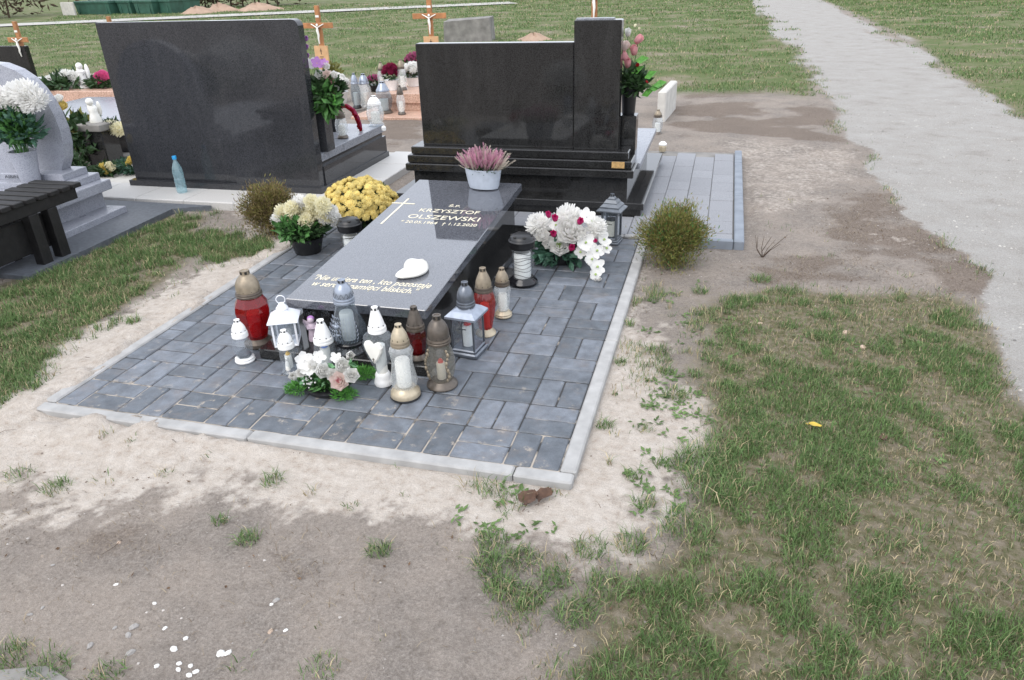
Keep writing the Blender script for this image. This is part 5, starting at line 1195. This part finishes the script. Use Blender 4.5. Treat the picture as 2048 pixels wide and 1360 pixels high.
bunch('bouquet', 'orange flowers before the terracotta grave', 212, 232, 5.8, GZ, ((-6,-6,'petal_orange'),(4,0,'petal_orange'),(12,4,'petal_orange'),(20,2,'petal_orange')), None, 'leaf_green', .12, .05)

# ------------------------------------------------------------------ far setting
r0, r1 = gp(-500, 74, -.02), gp(985, 8, -.02)
d = Vector((r1[0]-r0[0], r1[1]-r0[1], 0)).normalized(); nrm = Vector((-d.y, d.x, 0)); A = Vector(r0)-d*60; B = Vector(r1)+d*1.0
mb = MB(); rb = [A-nrm*1.1, B-nrm*1.1, B+nrm*1.2, A+nrm*1.2]; mb.add([(p.x, p.y, .006) for p in rb], [(0,1,2,3)])
struct('road', mb.mesh('road'), mat('road_pale', (.40,.385,.355), .9, .2, 1.5, world=True))
def brush(label, x0, x1, y0, y1, h, n, m_, name='hedge'):
    t = thing(name, label, 'hedge', ((x0+x1)/2, (y0+y1)/2, GZ)); mb = MB(); w_, dd = (x1-x0)/2, (y1-y0)/2
    for _ in range(n):
        px_, py_ = random.uniform(-w_, w_), random.uniform(-dd, dd); hh = h*(.55+.6*vnoise(np.array([(px_+x0)*.6]), np.array([.5]), 4)[0])*random.random()**.6
        mb.leaf((px_, py_, hh), (random.gauss(0,1), random.gauss(0,1), random.gauss(.6,.8)), random.uniform(.2,.55), random.uniform(.05,.16))
    stuff(part('branches', mb, m_, t)); 
    mb = MB()
    for k in range(int((x1-x0)/.8)): 
        px_ = -w_+.8*k+random.uniform(0,.5); mb.tube([(px_,0,0),(px_+random.gauss(0,.1),0,h*.5),(px_+random.gauss(0,.3),random.gauss(0,.3),h*.95)], [.05,.03,.01], 5)
    part('stems', mb, 'twig', t)
brush('bare brown brush behind the green containers', -36, -23, 36, 40, 2.6, 7000, 'brush')
brush('bare brown brush along the far road left of the pale slab', -66, -34.5, 28.5, 33.5, 3.0, 12000, 'brush')
brush('reddish brown bare hedge far behind the black monument', -13, 2, 39.5, 42, 2.2, 6000, 'brush_red')
brush('dark brush at the far edge of the right lawn', 6.2, 14, 30.5, 33.5, 2.4, 5000, 'brush')
for i, (a, b, by, ty, m_) in enumerate(((156,224,29,9,'bin_green'),(240,266,28,9,'bin_green'),(273,310,28,8,'bin_green'),(312,346,27,4,'bin_green'),(344,372,25,2,'bin_green'))):
    q0, q1 = gp(a, by, GZ), gp(b, by, GZ); wd = math.dist(q0, q1); an = math.atan2(q1[1]-q0[1], q1[0]-q0[0])
    t = thing('waste_container', ('long dark green waste container beside the pale slab', 'narrow green waste container beside the dark gap', 'green waste container in the middle of the row', 'tall green waste container beside the middle one', 'green waste container next to the sand heaps')[i], 'container', q0, an, 'green waste containers by the far road')
    hh = .62; mb = MB(); mb.add([(0.06,0,0),(wd-.06,0,0),(wd-.06,.9,0),(.06,.9,0),(0,-.06,hh),(wd,-.06,hh),(wd,.96,hh),(0,.96,hh)], [(3,2,1,0),(0,1,5,4),(1,2,6,5),(2,3,7,6),(3,0,4,7),(4,5,6,7)]); part('tub', mb, m_, t)
    part('rim', MB().box(-.03,wd+.03,-.09,.99,hh-.1,hh+.02,.02), m_, t)
    for x_ in (.25, wd-.3): part('rib', MB().box(x_,x_+.06,-.055,.0,.05,hh-.1), m_, t)
q0 = gp(126, 31, GZ); t = thing('concrete_slab', 'pale upright concrete slab left of the green containers', 'slab', q0, R(-10)); part('panel', MB().box(0,.95,0,.12,-.05,.62,.02), 'concrete_white', t)
for (px_, py_, rx, h_, lb_) in ((395,27,.9,.30,'reddish sand heap nearest the green containers'),(440,23,.9,.36,'middle sand heap by the far road'),(515,20,1.2,.32,'greyish sand heap at the end of the far road bank'),(1068,80,.42,.16,'small brown earth mound near the old concrete block')):
    x, y, _ = gp(px_, py_, GZ); mb = MB(); n_ = 18; vs = []; fs = []
    for k in range(7):
        rr_ = rx*(1-k/6)
        for i in range(n_): a = 2*math.pi*i/n_; j_ = 1+.22*math.sin(3*a+px_)+.1*math.sin(7*a); vs.append((rr_*j_*math.cos(a), rr_*j_*math.sin(a), h_*(1-(1-k/6)**1.6)*(1+.25*math.sin(5*a+k)+random.uniform(-.12,.12))-.03))
    for k in range(6):
        for i in range(n_): fs.append((k*n_+i, k*n_+(i+1)%n_, (k+1)*n_+(i+1)%n_, (k+1)*n_+i))
    mb.add(vs, fs); t = part('sand_heap', mb, 'sand_pile', None, 179, loc=(x, y, GZ)); tag(t, lb_, 'heap')
q0, q1 = gp(888, 84, GZ), gp(984, 82, GZ); t = thing('concrete_block', 'weathered grey concrete block lying in the meadow', 'block', q0, math.atan2(q1[1]-q0[1], q1[0]-q0[0]))
wd = math.dist(q0, q1); part('block', MB().add([(0,0,-.05),(wd,0,-.05),(wd,.5,-.05),(0,.5,-.05),(.02,.0,.44),(wd-.05,.02,.50),(wd-.03,.5,.52),(.04,.5,.47)], [(3,2,1,0),(4,5,6,7),(0,1,5,4),(1,2,6,5),(2,3,7,6),(3,0,4,7)]), 'concrete_old', t)

# ------------------------------------------------------------------ stones, leaves, twigs on the ground
def pebble_mb(seed, n=7):
    rr = random.Random(seed); mb = MB(); mb.ball((0,0,0), 1, 7, 5, (1, rr.uniform(.6,.9), rr.uniform(.35,.55)))
    mb.v = [(x*(1+rr.uniform(-.2,.2)), y*(1+rr.uniform(-.2,.2)), z*(1+rr.uniform(-.2,.2))) for x, y, z in mb.v]; return mb
PB = [pebble_mb(i) for i in range(5)]; PBM = {}
STN = [(440,1304,16,'stone_white'),(454,1303,15,'stone_white'),(346,1295,14,'stone_white'),(370,1273,9,'stone_white'),(356,1322,10,'stone_white'),(355,1334,11,'stone_white'),(380,1327,9,'stone_white'),(391,1339,12,'stone_white'),(377,1346,12,'stone_white'),(329,1253,9,'stone_white'),
       (268,1252,16,'stone_grey'),(229,1254,9,'stone_grey'),(256,1269,13,'stone_grey'),(312,1328,9,'stone_white'),(308,1205,8,'stone_white'),(540,1260,13,'stone_tan'),(552,1197,13,'stone_grey'),(542,1205,7,'stone_white'),(232,1168,9,'stone_white'),(571,1258,9,'stone_white'),(60,1230,9,'stone_grey'),(85,1216,8,'stone_grey'),(180,1290,14,'stone_grey'),(260,1303,16,'stone_grey'),(238,1085,8,'stone_tan'),(105,1130,7,'stone_grey'),(1520,628+20,12,'stone_tan'),(1690,665,14,'stone_tan'),(1725,695,12,'stone_tan')]
for (px_, py_, r_, m_) in STN:
    x, y, _ = gp(px_, py_, GZ); i = random.randrange(5); key = (i, m_)
    if key not in PBM: PBM[key] = PB[i].mesh('stone_%d_%s' % key); PBM[key].materials.append(MATS[m_])
    s_ = r_*.5*math.dist((x,y,GZ), CP)/FPX*1.05
    o = link('stone', PBM[key], None, None, (x, y, gz(x, y)+s_*.15), (0,0,random.uniform(0,6.28)), s_)
    if m_ == 'stone_white':
        k_ = ('white limestone chip of the touching pair on bare soil', 'touching limestone chips') if (px_, py_) in ((440,1304),(454,1303)) else ('small white limestone chip in the loose cluster beside the touching pair', 'clustered limestone chips') if 330 < px_ < 400 and py_ > 1265 else ('small white limestone chip lying alone on bare soil', 'lone limestone chips')
    elif m_ == 'stone_grey': k_ = ('flat grey pebble in the scatter above the limestone cluster', 'grey pebbles by the limestone') if 220 < px_ < 280 else ('small grey pebble lying alone on bare soil', 'lone grey pebbles')
    else: k_ = ('small tan stone in the thin grass beside the path', 'tan stones in the grass') if px_ > 1400 else ('reddish tan stone chip on bare soil', 'tan chips on soil')
    tag(o, k_[0], 'stone', k_[1])
x, y, _ = gp(40, 1384, GZ); t = part('concrete_slab', MB().prism([(-.28,-.25),(.10,-.22),(.13,.03),(.02,.075),(-.12,.045),(-.28,.06)], -.03, .012), 'concrete_old', None, loc=(x, y, gz(x, y)), rot=(0,0,R(8))); tag(t, 'broken pale concrete slab corner in the grass', 'slab')
def dead_leaf(label, px_, py_, L_, m_, curl=1.0, lift=.002):
    x, y, _ = gp(px_, py_, GZ); mb = MB(); n_ = 6; vs = []; fs = []
    for i in range(n_+1):
        u = i/n_; w_ = L_*.36*math.sin(math.pi*(.06+.9*u))
        for j in (-1,-.5,0,.5,1): vs.append((L_*(u-.5)+random.gauss(0,.03)*L_, w_*j*random.uniform(.65,1.2)+.06*L_*math.sin(6*u), .007+curl*L_*(.14*j*j+.22*(u-.5)**2+.06*math.sin(8*u+3*j)+.03*random.random())))
    for i in range(n_):
        for j in range(4): a = i*5+j; fs.append((a, a+1, a+6, a+5))
    mb.add(vs, fs); mb.tube([(-.5*L_,0,.006),(-.72*L_,.03*L_,.010)], .0014, 4)
    o = part('fallen_leaf', mb, m_, None, 179, loc=(x, y, gz(x, y)+lift), rot=(0,0,random.uniform(0,6.28))); tag(o, label, 'leaf')
dead_leaf('curled dark brown fallen leaf on the sand before the kerb corner', 1058, 1006, .085, 'leaf_dead', 1.3)
dead_leaf('second dark brown fallen leaf beside the curled one', 1088, 1000, .075, 'leaf_dead', 1.2)
dead_leaf('yellow fallen leaf on the grass', 1628, 862, .045, 'leaf_dead_yellow', .5, .022)
dead_leaf('reddish brown fallen leaf in the grass', 1765, 880, .04, 'leaf_dead')

# ------------------------------------------------------------------ grass, litter, pebbles (uncountable)
def blades(name, X, Y, Z, Ln, Wd, lean, tint, m_):
    n = len(X); a = rng.uniform(0, 2*np.pi, n); ca, sa = np.cos(a), np.sin(a); b_ = rng.uniform(0, 2*np.pi, n); dx, dy = np.cos(b_)*lean, np.sin(b_)*lean
    v = np.empty((n, 5, 3)); up_ = Ln*np.sqrt(np.maximum(.08, 1-lean**2))
    v[:,0] = np.stack([X-ca*Wd/2, Y-sa*Wd/2, Z-.006], -1); v[:,1] = np.stack([X+ca*Wd/2, Y+sa*Wd/2, Z-.006], -1)
    mx_, my_, mz_ = X+dx*Ln*.35, Y+dy*Ln*.35, Z+up_*.58
    v[:,2] = np.stack([mx_-ca*Wd*.4, my_-sa*Wd*.4, mz_], -1); v[:,3] = np.stack([mx_+ca*Wd*.4, my_+sa*Wd*.4, mz_], -1)
    v[:,4] = np.stack([X+dx*Ln, Y+dy*Ln, Z+up_*np.where(lean > .6, .62, .95)], -1)
    f0 = np.array([[0,1,3],[0,3,2],[2,3,4]]); F = (f0[None]+5*np.arange(n)[:,None,None]).reshape(-1, 3)
    me = bpy.data.meshes.new(name); me.vertices.add(n*5); me.vertices.foreach_set('co', v.ravel()); me.loops.add(F.size); me.loops.foreach_set('vertex_index', F.ravel())
    me.polygons.add(len(F)); me.polygons.foreach_set('loop_start', np.arange(len(F))*3); me.update(calc_edges=True)
    at = me.attributes.new('tint', 'FLOAT_COLOR', 'POINT'); c = np.repeat(np.concatenate([tint, np.ones((n,1))], 1)[:,None,:], 5, 1); at.data.foreach_set('color', c.astype(np.float32).ravel())
    o = link(name, me, m_); o['kind'] = 'stuff'; return o
m = bpy.data.materials.new('grass_blade'); m.use_nodes = True; b = m.node_tree.nodes['Principled BSDF']; an = m.node_tree.nodes.new('ShaderNodeAttribute'); an.attribute_name = 'tint'
m.node_tree.links.new(an.outputs['Color'], b.inputs['Base Color']); b.inputs['Roughness'].default_value = .6; b.inputs['Specular IOR Level'].default_value = .25; MATS['grass_blade'] = m
def zat(X, Y):
    i = np.clip(np.searchsorted(gx, X), 1, nx-1); j = np.clip(np.searchsorted(gy, Y), 1, ny-1); return (GZm[j,i]+GZm[j-1,i-1])*.5
def blocked(X, Y):
    r = (X > -2.17) & (X < .07) & (Y > -.07) & (Y < 2.5)
    for (a, b_, c, d_) in ((-4.85,-2.15,2.62,5.2),(-1.97,.64,2.40,4.92),(-5.2,-3.40,.8,2.68),(-4.6,-2.2,6.1,8.8)): r |= (X > a) & (X < b_) & (Y > c) & (Y < d_)
    return r
def tints(n, dryness):
    g = rng.random((n, 1)); base = (np.array([[.055,.112,.032]])*(1-g)+np.array([[.160,.240,.085]])*g)
    yl = np.array([[.34,.28,.17]])*(.6+.8*rng.random((n,1))); k = (rng.random((n,1)) < dryness[:,None]*1.0); base = np.where(k, yl, base)
    return base*(.8+.4*rng.random((n,1)))
# near turf
def samp(A_, X, Y):
    i = np.clip(np.searchsorted(gx, X), 0, nx-1); j = np.clip(np.searchsorted(gy, Y), 0, ny-1); return A_[j, i]
N0 = 2300000; X = rng.uniform(-4.6, 2.9, N0); Y = rng.uniform(-1.6, 4.4, N0)
G_m = samp(Gd, X, Y); T_ = samp(Td, X, Y); P_ = samp(P, X, Y); cl = fbm(X*5, Y*5, 31); cl2 = fbm(X*1.6, Y*1.6, 37); cl3 = fbm(X*11, Y*11, 39)
left = X < -2.15
edge = np.clip((G_m-.12)*1.5, 0, 1)
dens = np.where(left, np.clip(edge*1.3+(cl+cl2-1.0)*2.4+(cl3-.5)*3.0-.35, 0.02, .75)*(G_m > .05), np.clip((cl*.7+cl2*.35+cl3*.7-.93+.14*edge)*4.5, .13, .75)*edge) + T_*(1-G_m)*np.clip((cl*.6+cl3*.5-.60)*6, 0, .5)
dens *= (1-P_)*np.where(Y > 2.6, .55, 1); keep = (rng.random(N0) < dens) & ~blocked(X, Y)
X, Y, cl, cl2, cl3, left, dn = X[keep], Y[keep], cl[keep], cl2[keep], cl3[keep], left[keep], dens[keep]; n = len(X)
Ln = np.where(left, rng.uniform(.016,.050,n)*(.30+1.6*cl3), rng.uniform(.012,.042,n)*(.35+1.5*cl3)); Ln *= np.where((Y < -.2) & (X > .2), 1.25, 1)
Wd = rng.uniform(.0014,.0030,n)*np.where(left, 1.25, 1); lean = rng.uniform(.30,.97,n)
blades('grass', X, Y, zat(X, Y), Ln, Wd, lean, tints(n, np.where(left, np.clip(.75-cl3, .12, .5), np.clip(.66-dn*.95, .10, .6))), 'grass_blade')
# meadow farther off
N1 = 620000; X = rng.uniform(-1, 1, N1); Y = 4.2+34*rng.random(N1)**2.0; X = np.where(X < 0, X*(9+Y*.75), X*(4+Y*.55))
S_, P_, L_, G_m, T_, Pl_ = cover(X, Y); cl = fbm(X*1.7, Y*1.7, 41)
keep = (rng.random(N1) < G_m*np.clip((cl-.36)*4.5, .03, .8)*(1-P_)) & ~blocked(X, Y) & (P_ < .5); X, Y, cl = X[keep], Y[keep], cl[keep]; n = len(X)
blades('grass', X, Y, zat(X, Y), rng.uniform(.02,.055,n)*(1+np.maximum(0, Y-8)*.03), rng.uniform(.004,.009,n)*(1+np.maximum(0, Y-7)*.10), rng.uniform(.3,.9,n), tints(n, np.clip(.85-cl*1.3, .1, .6)), 'grass_blade')
# tufts on the sand and soil
TX, TY, TL, TD = [], [], [], []
for (px_, py_, r_, cnt, ln) in ((545,962,.035,80,.05),(440,1042,.025,50,.04),(495,1076,.035,110,.05),(757,1102,.035,100,.055),(795,932,.018,45,.035),(110,975,.05,120,.04),(985,985,.05,60,.07),(940,975,.035,30,.07),(1015,1010,.05,60,.05),(1240,727,.028,80,.04),(1207,852,.030,90,.045),(268,650,.035,110,.05),(1262,610,.03,90,.05),(1258,650,.025,60,.05),
     (470,500,.10,420,.08),(430,495,.08,300,.08),(1230,790,.012,20,.03),(1400,585,.04,110,.05),(1470,600,.03,80,.05),(1520,560,.05,170,.05),(1330,745,.03,80,.045),(1390,750,.03,70,.05),(1350,790,.05,130,.04),(1220,930,.012,14,.06),(985,1085,.05,160,.05),(975,1130,.045,170,.055),(1040,1120,.05,170,.05),(1000,1175,.05,180,.055),(1060,1200,.05,170,.05),(1110,1160,.05,170,.05),(1150,1230,.06,240,.055),(1270,960,.03,45,.055),(1290,1010,.04,90,.05),(1180,1100,.05,120,.05),(1260,1090,.05,140,.05),(1210,1180,.06,220,.055),
     (60,770,.10,260,.06),(20,740,.12,320,.07),(1400,930,.09,380,.085),(1430,980,.10,420,.09),(1450,900,.09,300,.07),(1380,1060,.08,260,.07),(620,985,.02,18,.04),(330,950,.03,26,.04),(215,880,.03,22,.035),(650,905,.015,16,.03),(40,950,.05,60,.045),(700,1010,.03,22,.04),(1290,860,.03,50,.04),(1330,930,.04,60,.05),(640,1340,.05,80,.035),(210,1350,.05,120,.04),(90,1345,.06,160,.045),(10,1315,.05,120,.045)):
    x, y, _ = gp(px_, py_, GZ); a = rng.uniform(0,2*np.pi,cnt); r2 = r_*np.sqrt(rng.random(cnt)); TX.append(x+r2*np.cos(a)); TY.append(y+r2*np.sin(a)); TL.append(ln*rng.uniform(.5,1.35,cnt)); TD.append(np.full(cnt, .16 if cnt > 30 else .55))
X, Y, Ln, dr = map(np.concatenate, (TX, TY, TL, TD)); ok_ = ~blocked(X, Y); X, Y, Ln, dr = X[ok_], Y[ok_], Ln[ok_], dr[ok_]; n = len(X)
blades('grass', X, Y, zat(X, Y), Ln, rng.uniform(.0018,.0034,n), rng.uniform(.45,.97,n), tints(n, dr), 'grass_blade')
# stray weeds on sand and soil
NC = 420; CX_ = rng.uniform(-3.2, 2.2, NC); CY_ = rng.uniform(-1.35, 3.6, NC); wt = rng.random(NC) < np.clip((fbm(CX_*1.5, CY_*1.5, 91)-.36)*3, .05, .9); CX_, CY_ = CX_[wt], CY_[wt]
cnt = rng.integers(3, 16, len(CX_)); X = np.repeat(CX_, cnt); Y = np.repeat(CY_, cnt); n = len(X); rr_ = np.repeat(rng.uniform(.006,.03,len(CX_)), cnt); X = X+rng.normal(0,1,n)*rr_; Y = Y+rng.normal(0,1,n)*rr_
ok_ = ~blocked(X, Y) & (samp(P, X, Y) < .4); X, Y = X[ok_], Y[ok_]; n = len(X); blades('grass', X, Y, zat(X, Y), rng.uniform(.012,.042,n), rng.uniform(.0018,.0036,n), rng.uniform(.3,.95,n), tints(n, np.full(n, .42)), 'grass_blade')
# flat broad-leaved weeds along the sandy edge of the lawn
mb = MB(); wpoly = [pxpoly([(1300,740),(1380,740),(1420,800),(1440,880),(1360,890),(1280,850)]), pxpoly([(1260,600),(1400,560),(1480,620),(1420,740),(1300,700)]), pxpoly([(1240,900),(1420,930),(1380,1060),(1240,1020)]), pxpoly([(1450,700),(1900,620),(1950,900),(1500,1200)]), pxpoly([(900,950),(1140,990),(1120,1090),(900,1060)])]
for wi, cnt_ in ((0,34),(1,22),(2,16),(3,40),(4,12)):
    pl_ = np.array(wpoly[wi]); done = 0
    while done < cnt_:
        x, y = rng.uniform(pl_[:,0].min(), pl_[:,0].max()), rng.uniform(pl_[:,1].min(), pl_[:,1].max())
        if not inpoly(np.array([x]), np.array([y]), wpoly[wi])[0] or blocked(np.array([x]), np.array([y]))[0]: continue
        done += 1; z = gz(x, y)
        for k in range(random.randint(4, 9)):
            a = random.uniform(0, 6.28); mb.leaf((x+random.gauss(0,.012), y+random.gauss(0,.012), z+.003), (math.cos(a), math.sin(a), random.uniform(.05,.5)), random.uniform(.014,.034), random.uniform(.007,.015), (0,0,1), .15, .1)
stuff(part('weeds', mb, mat('weed', (.095,.150,.050), .6, .4, 9, spec=.2, world=True), None))
# dry litter: straw, needles
N2 = 150000; X = rng.uniform(-4.4, 3.2, N2); Y = rng.uniform(-1.45, 5.2, N2); S_, P_, L_, G_m, T_, Pl_ = cover(X, Y); cl = fbm(X*4, Y*4, 51)
DB = np.zeros(N2)
for p_ in DEBRIS: DB = np.maximum(DB, inpoly(X+(fbm(X*6,Y*6,71)-.5)*.3, Y+(fbm(X*6,Y*6,72)-.5)*.3, p_)*1.0)
keep = (rng.random(N2) < (.14+.75*L_+.35*G_m+.4*T_+.9*DB)*(1-.8*P_)*(1-.93*S_*(1-DB))*np.clip((cl-.3)*2.2, 0.05, 1)) & ~blocked(X, Y); X, Y = X[keep], Y[keep]; n = len(X)
tn = np.array([[.12,.085,.055]])+(np.array([[.34,.28,.19]])-np.array([[.12,.085,.055]]))*rng.random((n,1))**1.6
blades('litter', X, Y, zat(X, Y)+.004, rng.uniform(.012,.045,n), rng.uniform(.0012,.0028,n), np.full(n, .985), tn, 'grass_blade')
# twigs, bark and leaf crumbs, clods
def soilpts(n_, xr, yr, f):
    X = rng.uniform(xr[0], xr[1], n_); Y = rng.uniform(yr[0], yr[1], n_); k_ = (rng.random(n_) < f(X, Y)) & ~blocked(X, Y); return X[k_], Y[k_], zat(X[k_], Y[k_])
mb = MB()
for x, y, z in zip(*soilpts(520, (-3.0, 2.4), (-1.35, 4.0), lambda X, Y: np.clip(.25+samp(Lt, X, Y)*1.2-samp(S, X, Y)*.2, 0, 1)*(samp(P, X, Y) < .5)*.6)):
    a = random.uniform(0, 6.28); L_ = random.uniform(.015,.075); b_ = a+random.gauss(0,.5)
    mb.tube([(x,y,z+.003),(x+L_*.5*math.cos(a), y+L_*.5*math.sin(a), z+.005+.004*random.random()),(x+L_*.5*math.cos(a)+L_*.5*math.cos(b_), y+L_*.5*math.sin(a)+L_*.5*math.sin(b_), z+.003)], [.0012,.0010,.0006], 3)
stuff(part('twigs', mb, 'twig', None))
mb = MB()
for x, y, z in zip(*soilpts(2600, (-3.0, 2.6), (-1.35, 4.0), lambda X, Y: np.clip(.12+samp(Lt, X, Y)*.9+samp(Gd, X, Y)*.2-samp(S, X, Y)*.10, 0.02, 1)*(samp(P, X, Y) < .5))):
    a = random.uniform(0, 6.28); mb.leaf((x,y,z+.004), (math.cos(a), math.sin(a), random.uniform(0,.35)), random.uniform(.006,.020), random.uniform(.004,.011), (random.gauss(0,.3),random.gauss(0,.3),1), .3)
stuff(part('leaf_crumbs', mb, mat('leaf_crumb', (.13,.085,.055), .85, .6, 4, spec=.1, world=True), None))
mb = MB()
for x, y, z in zip(*soilpts(9000, (-2.6, 2.2), (-1.35, 3.4), lambda X, Y: np.clip(.55-samp(S, X, Y)*.42-samp(Gd, X, Y)*.4, .04, 1)*(fbm(X*3, Y*3, 97) > .47)*(samp(P, X, Y) < .5))):
    s_ = .002+.0065*random.random()**3; n_ = 5; ph = random.uniform(0,6)
    mb.add([(x+s_*random.uniform(.7,1.3)*math.cos(ph+i*1.2566), y+s_*random.uniform(.7,1.3)*math.sin(ph+i*1.2566), z-.001) for i in range(n_)]+[(x+s_*random.gauss(0,.2), y+s_*random.gauss(0,.2), z+s_*random.uniform(.4,.8))], [(i, (i+1) % n_, n_) for i in range(n_)])
stuff(part('soil_clods', mb, mat('clod', (.215,.180,.150), .95, .35, 5, spec=.1, world=True), None))
# tufts creeping over the path edge
X = rng.uniform(.9, 4.6, 260000); Y = rng.uniform(.6, 13, 260000); pe = samp(P, X, Y); e_ = 4*pe*(1-pe); c_ = fbm(X*4, Y*4, 99); k_ = (rng.random(260000) < e_*np.clip((c_-.52)*7, 0, .8)); X, Y = X[k_], Y[k_]; n = len(X)
blades('grass', X, Y, zat(X, Y), rng.uniform(.015,.05,n), rng.uniform(.002,.005,n), rng.uniform(.35,.97,n), tints(n, np.full(n, .35)), 'grass_blade')
# gravel grains on the path
mb = MB()
for x, y, z in zip(*soilpts(9000, (1.2, 4.6), (.6, 8.0), lambda X, Y: (samp(P, X, Y) > .45)*.75)):
    s_ = .003+.009*random.random()**3; a = random.uniform(0,6.28); c, s2 = math.cos(a)*s_, math.sin(a)*s_
    mb.add([(x+c,y+s2,z-.001),(x-s2,y+c,z-.001),(x-c,y-s2,z-.001),(x+s2,y-c,z-.001),(x,y,z+s_*.6)], [(0,1,4),(1,2,4),(2,3,4),(3,0,4)])
stuff(part('gravel', mb, mat('gravel_grain', (.33,.315,.29), .9, .6, 8, world=True), None))
# pebbles
N3 = 15000; X = rng.uniform(-3.4, 3.2, N3); Y = rng.uniform(-1.4, 4.5, N3)**1.0; S_, P_, L_, G_m, T_, Pl_ = cover(X, Y)
keep = (rng.random(N3) < (.30+.6*P_)*(1-.85*S_)*(1-.7*G_m)) & ~blocked(X, Y); X, Y = X[keep], Y[keep]; Z = zat(X, Y); mb = MB()
for x, y, z in zip(X, Y, Z):
    s_ = .0014+.0048*random.random()**4; a = random.uniform(0,6.28); c, s2 = math.cos(a)*s_, math.sin(a)*s_
    mb.add([(x+c,y+s2,z),(x-s2,y+c,z),(x-c,y-s2,z),(x+s2,y-c,z),(x,y,z+s_*.7),(x,y,z-s_*.5)], [(0,1,4),(1,2,4),(2,3,4),(3,0,4),(1,0,5),(2,1,5),(3,2,5),(0,3,5)])
stuff(part('pebbles', mb, mat('pebble', (.40,.37,.34), .9, .35, 3, world=True), None))
# thin shoots of a bare sapling by the neighbouring kerb
x, y, _ = gp(1525, 512, GZ); mb = MB()
for k in range(7): a = k*.9; mb.tube([(0,0,0),(.04*math.cos(a), .03*math.sin(a), .05),(.09*math.cos(a)+.01*k, .06*math.sin(a), .09+.012*k)], [.003,.002,.001], 4)
o = part('bare_sapling', mb, 'twig', None, loc=(x, y, gz(x, y)-.004)); tag(o, 'bare twiggy sapling on the soil beside the neighbouring kerb', 'sapling')
